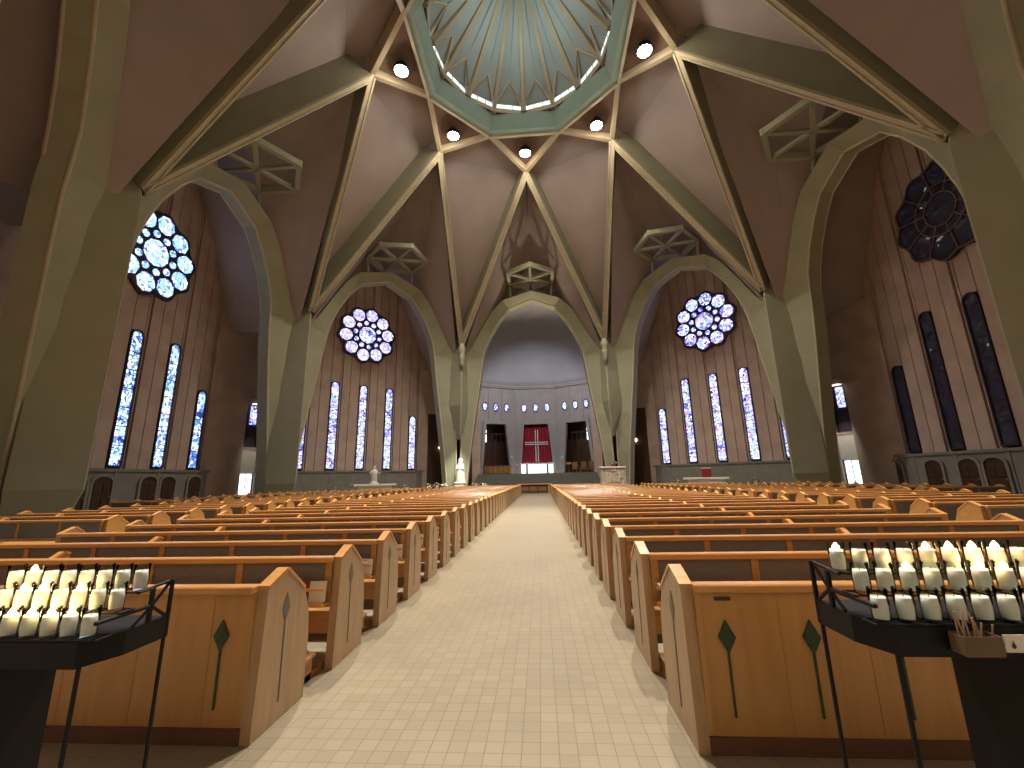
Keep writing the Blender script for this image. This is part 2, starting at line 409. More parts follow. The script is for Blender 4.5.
for j in range(16):
    rb = MB(); a = base16[j] + Vector((0, 0, DZ0-.1)); t = TOP[j]
    outw = Vector((base16[j].x, base16[j].y, 0)).normalized()
    rb.beam(a - outw*.16, t, outw, .30, .40, w2=.5)
    o = rb.build('dome_rib', M['domeribs'], dome)
    a, b = base16[j], base16[(j+1) % 16]
    mid = (a+b)/2; ang = math.atan2(mid.y, mid.x) - pi/2; half = (b-a).length/2
    nwin += 1
    w = empty(f'window_{nwin}', (mid.x, mid.y, DZ0), ang, cat='window', kind='structure',
              label=f'small gabled clerestory window at the dome foot, {nth(j)} of sixteen counted clockwise from left of the chancel')
    g = MB(); hw = half - .16
    for q in range(3):
        x0 = -hw + q*2*hw/3 + .03; x1 = -hw + (q+1)*2*hw/3 - .03
        g.box(x0, x1, -.02, .02, .32, .74)
    g.build('glass', M['daylitdome'], w)
    g = MB(); g.box(-half, half, -.05, .05, -.06, .32); g.box(-hw-.06, hw+.06, -.05, .05, .74, .82)
    pk = Vector((0, -.19*mid.length, WH+.9))
    for s in (-1, 1): g.tube([(s*half*.96, -.04, .42), pk], .09, 6)
    for q in range(4): xx = -hw + q*2*hw/3; g.box(xx-.035, xx+.035, -.05, .05, .3, .76)
    g.build('frame', M['domerib'], w)
    g = MB(); g.poly([(-half, 0, .35), (-half*.8, .02, .8), (half*.8, .02, .8), (half, 0, .35), pk], [(0,1,4), (1,2,4), (2,3,4)])
    g.build('gable', M['domepanel'], w)
hb = MB(); hb.lathe([(.05, DZ1-.25), (.7, DZ1-.1), (.8, DZ1+.3)], n=16); hb.build('hub', M['domerib'], dome)

# arms --------------------------------------------------------------
GAB = [(7.75, 14.2), (6.3, 17.4), (4.9, 20.4), (3.5, 23.2), (1.9, 25.6), (0, 27.0)]   # vault section (t, z)
GAB2 = [(7.7, 13.9), (6.75, 15.8), (5.6, 17.9), (4.5, 19.9), (3.5, 21.7), (2.6, 24.0), (0, 26.5)]
def gable_z(t):
    t = abs(t)
    for (t0, z0), (t1, z1) in zip(GAB, GAB[1:]):
        if t1 <= t <= t0: return z0 + (z1-z0)*(t0-t)/(t0-t1)
    return 14.2
def rib_pt(s, side):   # upper line of the rib on the side of the arm, s=0 at the star point
    A = Vector((side*.2, RA+.45, HA+1.2)); C = Vector((side*7.62, RC*cos(Q/2)+.9, HC-1.0))
    return A.lerp(C, s)
def gab_at(s, side, G=None):   # position on a vault section from ridge (0) to spring (1)
    G = G or GAB
    n = len(G)-1; u = (1-s)*n; i = min(int(u), n-1); fr = u-i
    (t0, z0), (t1, z1) = G[i], G[i+1]
    return side*(t0+(t1-t0)*fr), z0+(z1-z0)*fr
NS = 14
def vault_mesh(r_end):
    b = MB()
    for side in (-1, 1):
        G = []
        for i in range(NS+1):
            s = i/NS; t, z = gab_at(s, side, GAB2); p = rib_pt(s, side)
            row = [p]
            q = Vector((t, 20.55, z))
            for u in (.33, .66): row.append(p.lerp(q, u) + Vector((0, 0, .5*sin(pi*u)*(1-s))))
            row.append(q)
            if r_end:
                t2, z2 = gab_at(s, side, GAB2 if r_end < 22 else GAB); row.append(Vector((t2, r_end, z2)))
            G.append(row)
        b.grid(G, smooth=False)
    if r_end and r_end > 22:
        for side in (-1, 1):   # flat soffits beside the vault
            b.poly([(side*7.62, 20.2, 14.1), (side*10.7, 25.6, 14.2), (side*7.75, 25.6, 14.2), (side*8.3, 20.1, 14.1)], [(0,3,1,2)])
    return b
v_me = vault_mesh(RW+.05).mesh('arm_vault', M['vault'])
v_front = vault_mesh(21.5).mesh('arm_vault_front', M['vault'])
for k in range(-3, 5):
    o = link('ceiling', v_front if k == 0 else v_me, rz=-k*Q)
    o.modifiers.new('s', 'SOLIDIFY').thickness = .12
    tag(o, f'rosy folded vault over the {side_words(k)} arm' if k else 'rosy folded vault in front of the chancel arch', 'ceiling', kind='structure')

g = MB(); fr_o = [(t, z) for t, z in GAB2] + [(-t, z) for t, z in GAB2[-2::-1]]
fr_i = [(t*(.99 if z < 15 else .93), z - (0 if z < 15 else .6)) for t, z in [(7.6, 13.9), (7.2, 15.2), (5.9, 17.9), (4.6, 20.0), (3.3, 21.5), (2.0, 22.3), (0, 22.7)]]
fr_i += [(-t, z) for t, z in fr_i[-2::-1]]
ng = len(fr_o)
g.poly([(t, y, z) for y in (21.4, 21.55) for t, z in fr_o] + [(t, y, z) for y in (21.4, 21.55) for t, z in fr_i],
       [q for i in range(ng-1) for q in ((i, i+1, 2*ng+i+1, 2*ng+i), (ng+i+1, ng+i, 3*ng+i, 3*ng+i+1), (2*ng+i, 2*ng+i+1, 3*ng+i+1, 3*ng+i))])
tag(g.build('wall_chancel_gable', M['vault']), 'rosy gable wall above the chancel arch behind the lattice', 'wall', kind='structure')
# arch of an arm: two legs and a pointed head
INN = [(7.5, 0), (7.08, 4), (6.5, 8), (6.05, 11), (5.72, 13.4), (5.55, 14.6), (5.25, 15.9), (4.68, 17.4), (3.7, 19.1), (2.6, 20.5), (0, 21.5)]
OUT = [(7.95, 0), (7.92, 4), (7.88, 8), (7.84, 11), (7.75, 13.4), (7.4, 14.8), (6.65, 15.9), (5.65, 17.8), (4.45, 19.9), (3.2, 21.2), (0, 22.2)]
AR0, ARO, AR1 = 20.5, 19.62, 21.35
def inr(z): return AR0 + .2*max(0, min(1, (16.0 - z)/3.0))
def arch_leg(side):
    b = MB(); G = []
    for (ti, zi), (to, zo) in zip(INN, OUT):
        r0 = inr(zi); r1 = r0 + .8
        G.append([Vector((side*ti, r0, zi)), Vector((side*to, ARO, zo)), Vector((side*to, r1, zo)), Vector((side*ti, r1, zi))])
    b.grid([g + [g[0]] for g in G])
    b.poly(G[0], [(0,1,2,3)]); b.poly(G[-1], [(3,2,1,0)])
    return b.mesh('leg', M['arch'])
def arch_edge(side):
    b = MB()
    for i in range(len(INN)-1):
        (t0, z0), (t1, z1) = INN[i], INN[i+1]
        b.tube([(side*(t0+.06), inr(z0), z0), (side*(t1+.06), inr(z1), z1)], .09, 6)
        if i >= 5: b.tube([(side*(t0+.06), AR1, z0), (side*(t1+.06), AR1, z1)], .09, 6)
        if i < 4:
            (t0, z0), (t1, z1) = OUT[i], OUT[i+1]
            b.tube([(side*(t0-.05), ARO+.04, z0), (side*(t1-.05), ARO+.04, z1)], .09, 6)
    return b.mesh('edge_moulding', M['cream'])
legL, legR, edL, edR = arch_leg(-1), arch_leg(1), arch_edge(-1), arch_edge(1)
ARCHW = {0:'framing the chancel', -1:'of the front left bay', 1:'of the front right bay', -2:'of the left arm', 2:'of the right arm', -3:'of the rear left bay', 3:'of the rear right bay'}
for k in range(-3, 4):
    ntrim += 1
    a = empty(f'trim_{ntrim}', (0, 0, 0), -k*Q, label=f'pale green pointed arch {ARCHW[k]}', cat='arch', kind='structure')
    for me, ed in ((legL, edL), (legR, edR)):
        o = link('leg', me, a); link('edge_moulding', ed, o)

# wedge piers where two arches meet; capitals beside the chancel
def pier(zlow):
    b = MB(); lo = [(-.12, 20.35), (.12, 20.35), (1.1, 21.7), (-1.1, 21.7)]; hi = [(-.06, 19.95), (.06, 19.95), (1.3, 21.7), (-1.3, 21.7)]
    b.poly([((x, y, 0) if zlow < 1 else (x*.12, 20.5 + (y-20.35)*.5, zlow-.4)) for x, y in lo] + [((x, y, zlow) if zlow < 1 else (x*.3, 20.3 + (y-20.35)*.7, zlow+.1)) for x, y in lo] + [(x, y, zlow+(1.2 if zlow < 1 else 3.2)) for x, y in hi] + [(x, y, 15.2) for x, y in hi] + [(x, y + (.9 if abs(x) < .5 else .5), 19.0) for x, y in hi],
           [(3,2,1,0)] + [(r*4+i, r*4+(i+1) % 4, r*4+4+(i+1) % 4, r*4+4+i) for r in range(4) for i in range(4)] + [(16,17,18,19)])
    return b
dark_pier, full_pier = pier(6.0).mesh('pier', M['arch']), pier(.3).mesh('pier', M['arch'])
cap = MB(); cap.lathe([(.05, 13.2), (.30, 13.5), (.22, 13.8), (.36, 14.1), (.36, 14.35), (.26, 14.6), (.42, 14.95), (.44, 15.2), (.3, 15.5), (.3, 15.75)], n=12)
cap_me = cap.mesh('capital', M['arch'])
for v in (-.5, .5, -1.5, 1.5, -2.5, 2.5, -3.5, 3.5):
    near = abs(v) == .5
    c = empty('column', (0, 0, 0), -v*Q, label=f'green wedge-shaped column {VW[v]}' + (', with ringed capital' if near else ''), cat='column', kind='structure')
    link('pier', dark_pier if near else full_pier, c, loc=(0, 1.5 if abs(v) > 3 else 0, 0))
    if near: link('capital', cap_me, c, loc=(0, 19.75, 0))
# hexagonal lattice hanging at the head of each arch
def lattice():
    hexa = [(0, 15.75), (2.42, 17.35), (2.42, 20.35), (0, 21.95), (-2.42, 20.35), (-2.42, 17.35)]
    z = 23.15; fr = MB(); sp = MB()
    H = [Vector((t, r, z)) for t, r in hexa]; cen = Vector((0, 18.85, z))
    for i in range(6):
        a, b = H[i], H[(i+1) % 6]
        fr.beam(a, b, (0, 0, 1), .34, .42)
        fr.tube([a - Vector((0,0,.04)), a + Vector((0,0,.46))], .2, 8)
        sp.beam(a, cen, (0, 0, 1), .26, .22)
    for s in (-1, 1):
        fr.tube([(s*2.42, 20.35, z+.1), (s*2.3, 20.1, 21.2)], .16, 6)
    return fr.mesh('rim', M['arch']), sp.mesh('spokes', M['arch'])
lr, ls = lattice()
LATW = {0:'over the chancel arch', -1:'over the front left rose window', 1:'over the front right rose window', -2:'at the head of the left arm', 2:'at the head of the right arm'}
for k in range(-2, 3):
    ntrim += 1
    a = empty(f'trim_{ntrim}', (0, 0, 0), -k*Q, label=f'pale green hexagonal lattice with six spokes {LATW[k]}', cat='lattice', kind='structure')
    link('rim', lr, a); link('spokes', ls, a)

# end walls of boards ------------------------------------------------------
LS, HB, HT, HS = 2.912, 2.83, 11.44, 8.62
def wall_mesh(windows=True):
    b = MB()
    edges = []
    g = .05
    def plank(t0, t1, z0=2.6, z1=None, d=0):
        zt = [gable_z(t0)+.25, gable_z(t1)+.25] if z1 is None else [z1, z1]
        if z1 is None and max(abs(t0), abs(t1)) > 7.76: zt = [14.3, 14.3]
        if z1 is None and t0 < 0 < t1: zt = [gable_z(0)+.3]*2
        y0, y1 = RW+d, RW+.35
        P = [(t0+g/2, y0, z0), (t1-g/2, y0, z0), (t1-g/2, y0, zt[1]), (t0+g/2, y0, zt[0])]
        b.poly(P + [(x, y1, z) for x, _, z in P], [(0,1,2,3), (7,6,5,4), (0,4,5,1), (1,5,6,2), (2,6,7,3), (3,7,4,0)])
    for j in range(-2, 3):
        c = j*LS; top = HT if abs(j) < 2 else HS
        if windows:
            plank(c-.64, c-.46, 2.6, None, .12); plank(c+.46, c+.64, 2.6, None, .12)
            plank(c-.46, c+.46, top+.03, None, .12)
        else: plank(c-.64, c+.64, 2.6, None, .12)
        for s in ((0, 1),):
            if j < 2:
                a0, a1 = c+.64, c+LS-.64; m = (a0+a1)/2
                plank(a0, m); plank(m, a1)
    for s in (-1, 1):
        e = [2*LS+.64, 7.76, 9.2, 10.6]
        for a0, a1 in zip(e, e[1:]): plank(*( (a0, a1) if s > 0 else (-a1, -a0) ))
    me_b = MB(); me_b.box(-10.6, 10.6, RW+.36, RW+.6, 0, 14.5); me_b.prism([(-7.9, 14.4), (7.9, 14.4)] + [(t, z+.3) for t, z in GAB] + [(-t, z+.3) for t, z in GAB[-2::-1]], RW+.36, RW+.6, 'y')
    dado = MB()
    dado.box(-10.5, 10.5, RW-.16, RW+.34, 0, 2.45); dado.box(-10.5, 10.5, RW-.24, RW+.34, 2.45, 2.62)
    for j in range(-3, 4): dado.box(j*LS-.1, j*LS+.1, RW-.20, RW-.1, 0, 2.5)
    return b.mesh('boards', M['plank']), me_b.mesh('backing', M['dark']), dado.mesh('dado', M['planklow'])
wm, wb, wd = wall_mesh()
wm2, wb2, wd2 = wall_mesh(False)
for k in (-3, -2, -1, 1, 2, 3, 4):
    lit = abs(k) < 3
    o = link(f'wall_{compass(k)}', wm if lit else wm2, rz=-k*Q)
    tag(o, f'rosy brown wall of upright boards closing the {side_words(k)} arm', 'wall', kind='structure')
    link('backing', wb if lit else wb2, o); tag(link('dado', wd if lit else wd2, o), 'grey-green stone dado')

# lancets and roses
def lancet_pts(hw, top, z0, off=0):
    hw += off; z0 -= off; sp = top - hw*1.15 + off
    pts = [(-hw, z0), (hw, z0), (hw, sp)]
    for i in range(1, 8):
        a = i/8*pi; pts.append((hw*cos(a), sp + (hw*1.15)*sin(a)))
    pts.append((-hw, sp))
    return pts
def lancet(top):
    g = MB(); g.prism(lancet_pts(.36, top-HB, 0), .05, .12)
    fr = MB()
    outer, inner = lancet_pts(.36, top-HB, 0, .10), lancet_pts(.36, top-HB, 0)
    n = len(outer)
    pts = [(a, y, z) for y in (-.04, .14) for a, z in outer] + [(a, y, z) for y in (-.04, .14) for a, z in inner]
    fs = []
    for i in range(n):
        j = (i+1) % n
        fs += [(i, j, 2*n+j, 2*n+i), (n+j, n+i, 3*n+i, 3*n+j), (j, i, n+i, n+j), (2*n+i, 2*n+j, 3*n+j, 3*n+i)]
    fr.poly(pts, fs)
    z = 1.2
    while z < top-HB-.8:
        fr.box(-.36, .36, .02, .10, z-.025, z+.025); z += 1.2
    return g, fr
rose_paths = {}
def rose():
    fr = MB(); pet = MB(); cen = MB()
    out = []
    for i in range(60):
        a = 2*pi*i/60; out.append(((3.1 + .17*cos(10*a))*cos(a+.157), (3.1 + .17*cos(10*a))*sin(a+.157)))
    fr.prism(out, -.14, .05)
    def ngon(mb, cx, cz, r, n, rot, y0=-.19, y1=-.13, sq=1.0):
        mb.prism([(cx + r*cos(rot + 2*pi*i/n), cz + sq*r*sin(rot + 2*pi*i/n)) for i in range(n)], y0, y1)
    ngon(cen, 0, 0, .93, 10, .3)
    for i in range(10):
        a = 2*pi*i/10 + .157
        # petal: rounded pentagon-like
        c, s = cos(a), sin(a)
        loc = [(-.58, -.2), (-.42, -.44), (.06, -.66), (.54, -.44), (.72, 0), (.54, .44), (.06, .66), (-.42, .44), (-.58, .2)]
        pet.prism([(c*(2.27+u) - s*w, s*(2.27+u) + c*w) for u, w in loc], -.19, -.13)
        b = a + pi/10; ngon(cen, 1.34*cos(b), 1.34*sin(b), .25, 8, b)
    lines = MB()   # tracery bars for the unlit rose
    for R in (1.02, 1.62):
        for i in range(20):
            a, b = 2*pi*i/20, 2*pi*(i+1)/20
            lines.tube([(R*cos(a), -.2, R*sin(a)), (R*cos(b), -.2, R*sin(b))], .05, 6)
    for i in range(10):
        a = 2*pi*i/10 + .157 + pi/10
        lines.tube([(1.02*cos(a), -.2, 1.02*sin(a)), (2.95*cos(a), -.2, 2.95*sin(a))], .05, 6)
    for i in range(60):
        p, q = out[i], out[(i+1) % 60]
        lines.tube([(p[0]*.985, -.17, p[1]*.985), (q[0]*.985, -.17, q[1]*.985)], .05, 6, cap=False)
    return fr, pet, cen, lines
GL = {-1: ('glassviolet', 'roseviolet', 'rosepale'), 1: ('glassviolet', 'roseviolet', 'glassviolet'), -2: ('glassblue', 'roseblue', 'roseblue'), 2: ('glassdark', 'glassdark', 'glassdark')}
lan = {t: lancet(t) for t in (HT, HS)}
lfr = {t: lan[t][1].mesh('frame', M['winframe']) for t in lan}
lgl = {(t, g): lan[t][0].mesh('glass', M[g]) for t in lan for g in ('glassblue', 'glassviolet', 'glassdark')}
rs = rose()
rfr = rs[0].mesh('frame', M['winframe']); 
POS = {-2:'first', -1:'second', 0:'third', 1:'fourth', 2:'fifth'}
BAY = {-1:'front left bay', 1:'front right bay', -2:'left arm', 2:'right arm'}
COLW = {-1:'blue and violet', 1:'violet-blue', -2:'bright blue', 2:'unlit dark'}
for k in (-2, -1, 1, 2):
    for j in range(-2, 3):
        top = HT if abs(j) < 2 else HS
        nwin += 1
        w = empty(f'window_{nwin}', arm(k, j*LS, RW+.06, HB), -k*Q, cat='window', kind='structure',
                  label=f'{"tall" if abs(j) < 2 else "short"} narrow {COLW[k]} stained-glass window, {POS[j]} of five from the left in the {BAY[k]}')
        link('frame', lfr[top], w); link('glass', lgl[(top, GL[k][0])], w)
    nwin += 1
    w = empty(f'window_{nwin}', arm(k, 0, RW-.02, 17.06), -k*Q, cat='window', kind='structure',
              label=f'{COLW[k]} ten-petalled rose window high in the {BAY[k]}')
    link('frame', rfr, w)
    link('petal_glass', rs[1].mesh('petal_glass', M[GL[k][2]]), w); link('centre_glass', rs[2].mesh('centre_glass', M[GL[k][1]]), w)
    if k == 2: link('tracery', rs[3].mesh('tracery', M['darktracery']), w)

# corner piers between the arms
ndoor = 0
for v in (-1.5, 1.5, -.5, .5, -2.5, 2.5, -3.5, 3.5):
    b = MB(); a = -v*Q
    R0 = 26.05
    b.box(-3.6, -.62, R0, R0+.3, 0, 14.3); b.box(.62, 3.6, R0, R0+.3, 0, 14.3); b.box(-.62, .62, R0, R0+.3, 8.3, 14.3)
    b.box(-.62, .62, R0+.3, R0+.5, 0, 8.3); b.box(-.62, .62, R0+.02, R0+.3, 4.35, 4.5)
    nm = {-1.5:'corner_left', 1.5:'corner_right', -.5:'chancel_left', .5:'chancel_right', -2.5:'corner_rear_left', 2.5:'corner_rear_right', -3.5:'entrance_left', 3.5:'entrance_right'}[v]
    o = b.build('wall_' + nm, M['plank'], rz=a)
    if abs(v) == .5:
        dk = MB(); dk.box(-2.6, 2.6, R0-.04, R0-.005, 0, 9.0); tag(dk.build('passage_shade', M['wooddark'], o), 'tall flat dark sheet standing in for a shaded passage opening')  # dark sheet puts the shade of an open passage into colour
    tag(o, f'narrow board wall{" with a painted-in dark passage opening" if abs(v) == .5 else ""} in the {nm.replace("_", " ")} angle of the church', 'wall', kind='structure')
    if abs(v) == 1.5:
        sd = 'left' if v < 0 else 'right'
        wp = MB(); wp.box(-.6, .6, R0+.05, R0+.29, 2.45, 4.35); tag(wp.build('white_panel', M['white'], o), 'whitewashed panel between the two windows')
        for (z0, z1, mt, wd_, nm2) in ((4.6, 8.2, 'glassviolet', 'slim violet', 'upper'), (.3, 2.4, 'daylit', 'pale daylit', 'lower')):
            nwin += 1
            w = empty(f'window_{nwin}', arm(v, 0, R0+.2, z0), a, cat='window', kind='structure', label=f'{wd_} window, {nm2} of two in the {sd} corner beside the column')
            g = MB(); 
            if nm2 == 'upper': g.box(-.2, .35, 0, .05, 1.9, z1-z0-.1)
            else: g.box(-.5, .5, 0, .05, .05, z1-z0-.05)
            g.build('glass', M[mt], w)
            g = MB()
            if nm2 == 'upper': g.box(-.6, .6, .06, .1, 0, z1-z0)
            for x in (-.58, .5): g.box(x, x+.08, -.03, .06, 0, z1-z0)
            if nm2 == 'lower':
                g.box(-.03, .03, -.02, .06, 0, z1-z0)
                for q in range(1, 4): g.box(-.55, .55, -.02, .06, q*.52-.02, q*.52+.02)
            g.build('frame', M['winframe'] if nm2 == 'upper' else M['planklow'], w)
        hd = empty('wall_lamp', arm(v, .1, R0-.05, 8.15), a, cat='lamp', label=f'white boxy lamp above the slim {sd} corner window')
        g = MB(); g.bbox(-.55, .55, -.6, .05, .1, .45, .03); g.build('housing', M['white'], hd)
        g = MB(); g.bbox(-.45, .45, -.5, -.05, .05, .1, .01); g.build('diffuser', emit('lamp_diffuser_' + sd, (1, .9, .75), 1.2), hd)

for sd, v, t, z in (('left', -.5, -1.18, 5.0), ('right', .5, 1.32, 5.3)):
    sc_ = empty('wall_sconce', arm(v, t, 26.0, z), -v*Q, label=f'small round glowing sconce in the dark gap {sd} of the chancel columns', cat='lamp')
    g = MB(); g.bbox(-.10, .10, -.08, 0, -.35, .1, .01); g.build('bracket', M['gold'], sc_)
    g = MB(); g.blob((0, -.28, .12), .2, 1, .8, 1, sub=2); g.build('globe', M['sconce'], sc_)
# arched confessional doors in the dado of the side arms
def arched(hw, h, n=8, off=0):
    hw += off
    pts = [(-hw, 0), (hw, 0), (hw, h-.35)]
    pts += [(hw*cos(pi*i/n), h-.35 + (.35+off)*sin(pi*i/n)) for i in range(1, n)] + [(-hw, h-.35)]
    return pts
dl = MB(); dl.prism(arched(.55, 2.15), -.05, .02); dl_me = dl.mesh('door_leaf', M['wooddark'])
df = MB()
o_, i_ = arched(.55, 2.15, off=.16), arched(.55, 2.15)
nn = len(o_)
df.poly([(a, y, z) for y in (-.12, .02) for a, z in o_] + [(a, y, z) for y in (-.12, .02) for a, z in i_],
        [q for i in range(1, nn) for j in [(i+1) % nn] for q in ((i, j, 2*nn+j, 2*nn+i), (j, i, nn+i, nn+j), (2*nn+i, 2*nn+j, 3*nn+j, 3*nn+i))])
df_me = df.mesh('frame', M['planklow'])
dp = MB()
for x in (-.26, .26): dp.bbox(x-.2, x+.2, -.09, -.04, .2, .95, .02); dp.bbox(x-.2, x+.2, -.09, -.04, 1.1, 1.75, .02)
dp_me = dp.mesh('panels', M['wooddark']); kn = MB(); kn.blob((.45, -.1, 1.0), .05); kn_me = kn.mesh('handle', M['gold'])
for k in (-2, 2):
    sgn = 1 if k < 0 else 1
    for q, t in enumerate((-7.3, -4.4, -2.2, -.75, 2.2, 3.65, 5.9)):
        ndoor += 1
        d = empty(f'door_{ndoor}', arm(k, t, RW-.18, 0), -k*Q, cat='door', kind='structure', label=f'dark arched confessional door in the {BAY[k]} wall, {nth(q)} of seven from its left end')
        link('door_leaf', dl_me, d); link('frame', df_me, d); link('panels', dp_me, d); link('handle', kn_me, d)

# ------------------------------------------------------------------ chancel
APX = [(-7.9, 21.3), (-8.1, 31.0), (-2.84, 34.0), (2.84, 34.0), (8.1, 31.0), (7.9, 21.3)]
ZC, ZT = 2.05, 14.1
def face_frame(p, q):
    p, q = Vector((*p, 0)), Vector((*q, 0)); L_ = (q-p).length
    return (p+q)/2, math.atan2((q-p).y, (q-p).x), L_/2
FACES = {'chancel_left': (APX[1], APX[2], 2.25, 1.5), 'chancel_front': (APX[2], APX[3], 2.4, 1.72), 'chancel_right': (APX[3], APX[4], 2.25, 1.5)}
for nm, (p, q, hb_, ht_) in FACES.items():
    mid, ang, hl = face_frame(p, q)
    zo = 8.8
    b = MB()
    def quad(pts, d=.0):
        b.prism(pts, d, .5)
    quad([(-hl, 0), (-hb_, 0), (-hb_, ZC), (-ht_, zo), (-ht_, ZT), (-hl, ZT)]); quad([(hl, 0), (hl, ZT), (ht_, ZT), (ht_, zo), (hb_, ZC), (hb_, 0)])
    quad([(-ht_, zo), (ht_, zo), (ht_, ZT), (-ht_, ZT)])
    for s in (-1, 1):   # upright boards
        b.box(s*hl-.12, s*hl+.12, -.12, .1, 0, ZT)
        b.box(s*hl/3-.09 , s*hl/3+.09, -.09, .1, zo+.5, ZT)
        # sloping jambs
        b.beam((s*(hb_+.2), -.2, 0), (s*(ht_+.15), -.2, zo+.2), (0, 1, 0), .42, .5)
    b.box(-ht_-.35, ht_+.35, -.22, .3, zo, zo+.38)
    o = b.build('wall_' + nm, M['apse'], loc=mid[:], rz=ang)
    wd3 = {'chancel_left':'left', 'chancel_front':'middle', 'chancel_right':'right'}[nm]
    tag(o, f'grey stone {wd3} face of the chancel apse with a tapering opening', 'wall', kind='structure')
    c = MB(); c.box(-hl, hl, -.34, .1, ZT, ZT+.22); c.box(-hl, hl, -.24, .1, ZT-.22, ZT); tag(c.build('cornice', M['apse'], o), 'moulded cornice')
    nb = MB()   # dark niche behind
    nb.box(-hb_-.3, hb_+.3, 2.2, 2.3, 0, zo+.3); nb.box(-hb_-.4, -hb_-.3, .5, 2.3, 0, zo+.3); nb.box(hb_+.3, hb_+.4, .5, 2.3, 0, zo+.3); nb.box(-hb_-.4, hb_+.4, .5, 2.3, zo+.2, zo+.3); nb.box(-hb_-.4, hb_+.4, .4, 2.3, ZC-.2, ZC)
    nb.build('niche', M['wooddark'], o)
    if nm != 'chancel_front':
        g = MB()
        for q2 in (range(3, 7) if nm == 'chancel_left' else range(0, 4)): g.box(-hb_+.25+q2*.65, -hb_+.25+q2*.65+.07, 1.2, 1.3, ZC, 7.6)
        g.box(-hb_, hb_, 1.2, 1.32, 7.5, 7.7)
        tag(g.build('wooden_screen', M['wooddark'], o), 'dark wooden screen inside the opening')
    # oval windows
    for q2, sx in enumerate((-1.62, 0, 1.62)):
        nwin += 1
        w = empty(f'window_{nwin}', (mid + Matrix.Rotation(ang, 3, 'Z') @ Vector((sx, -.03, 11.15)))[:], ang, cat='window', kind='structure',
                  label=f'small oval {"violet" if nm == "chancel_front" else "pale"} window in the {wd3} apse wall, {nth(q2)} of three from the left')
        g = MB(); ell = [(.30*cos(2*pi*i/20), .50*sin(2*pi*i/20)) for i in range(20)]
        g.prism(ell, -.05, .0); g.build('glass', M['glassviolet'], w)
        g = MB(); go = [(1.3*a_, 1.25*z_) for a_, z_ in ell]
        g.poly([(a_, y, z_) for y in (-.1, .02) for a_, z_ in go] + [(a_, y, z_) for y in (-.1, .02) for a_, z_ in ell],
               [f_ for i in range(20) for j in [(i+1) % 20] for f_ in ((i, j, 40+j, 40+i), (j, i, 20+i, 20+j), (40+i, 40+j, 60+j, 60+i))])
        g.build('frame', M['winframe'], w)
    if nm != 'chancel_front':
        s = -1 if nm == 'chancel_left' else 1
        nwin += 1
        w = empty(f'window_{nwin}', (mid + Matrix.Rotation(ang, 3, 'Z') @ Vector((s*(ht_-.55), 1.9, 6.5)))[:], ang, cat='window', kind='structure', label=f'bright slit window inside the {wd3} chancel opening')
        g = MB(); g.prism(lancet_pts(.34, 2.0, 0), 0, .05); g.build('glass', M['daylit'], w)
        g = MB(); g.box(-.42, -.34, -.04, .06, 0, 1.6); g.box(.34, .42, -.04, .06, 0, 1.6); g.box(-.42, .42, -.04, .06, -.08, 0); g.build('frame', M['winframe'], w)
for s, nm in ((-1, 'chancel_side_left'), (1, 'chancel_side_right')):
    b = MB(); b.prism([(s*7.9, 21.3), (s*8.1, 31.0), (s*8.5, 31.0), (s*8.3, 21.3)], 0, ZT, 'z')
    tag(b.build('wall_' + nm, M['apse']), f'grey stone side wall of the chancel, {"left" if s < 0 else "right"} of the apse', 'wall', kind='structure')
# apse half dome
def along(u):
    segs = [((Vector(a) - Vector(b_)).length, a, b_) for a, b_ in zip(APX, APX[1:])]
    tot = sum(s_[0] for s_ in segs); d = u*tot
    for l_, a, b_ in segs:
        if d <= l_: return Vector(a).lerp(Vector(b_), d/l_)
        d -= l_
    return Vector(APX[-1])
ad = MB(); G = []
for i in range(49):
    p = along(i/48); row = []
    for j in range(15):
        u = j/14*pi/2
        q = Vector((0, 21.3)).lerp(p, cos(u))
        row.append(Vector((q.x, q.y, ZT + 8.6*sin(u)**.95 if j else ZT)))
    G.append(row)
ad.grid(G, smooth=True)
o = ad.build('ceiling_apse', M['apsedome']); o.modifiers.new('s', 'SOLIDIFY').thickness = .1
tag(o, 'smooth blue-grey half dome over the chancel', 'ceiling', kind='structure')
# steps and platform
b = MB()
for i in range(11):
    z1 = .186*(i+1); y = 20.3 + i*.42
    b.box(-7.0 + .02*i, 7.0 - .02*i, y, 36.5 if i == 10 else y+.46, z1-.186 if i else 0, z1, i % 2)
    if i < 10: b.box(-7.0+.02*i, 7.0-.02*i, y+.44, 24.9, 0, z1-.001)
tag(b.build('floor_chancel', [M['step'], M['step']]), 'dark stone steps rising to the chancel floor', 'steps', kind='structure')

# hanging curtain with cross
cu = empty('curtain', (0, 34.45, ZC+.9), label='red velvet hanging with a white cross in the middle chancel opening', cat='curtain')
b = MB(); G = []
for j in range(13):
    z = j/12*6.0; hw = 2.32 - .62*(z+.9)/6.75
    G.append([Vector((x/40*hw, .10*sin(x*.85) + .03*sin(x*2.1+j), z)) for x in range(-40, 41)])
b.grid(G, smooth=True); o = b.build('drape', M['cloth'], cu); o.modifiers.new('s', 'SOLIDIFY').thickness = .03
b = MB(); b.bbox(-1.75, 1.75, -.12, .12, 5.85, 6.0, .02); b.build('rod', M['silver'], cu)
b = MB()
for x in (-.2, .12): b.bbox(x, x+.13, -.22, -.14, .75, 5.1, .01)
for z in (3.05, 3.32): b.bbox(-1.62, 1.62, -.22, -.14, z, z+.13, .01)
tag(b.build('cross', M['silver'], cu), 'white double-lined cross')
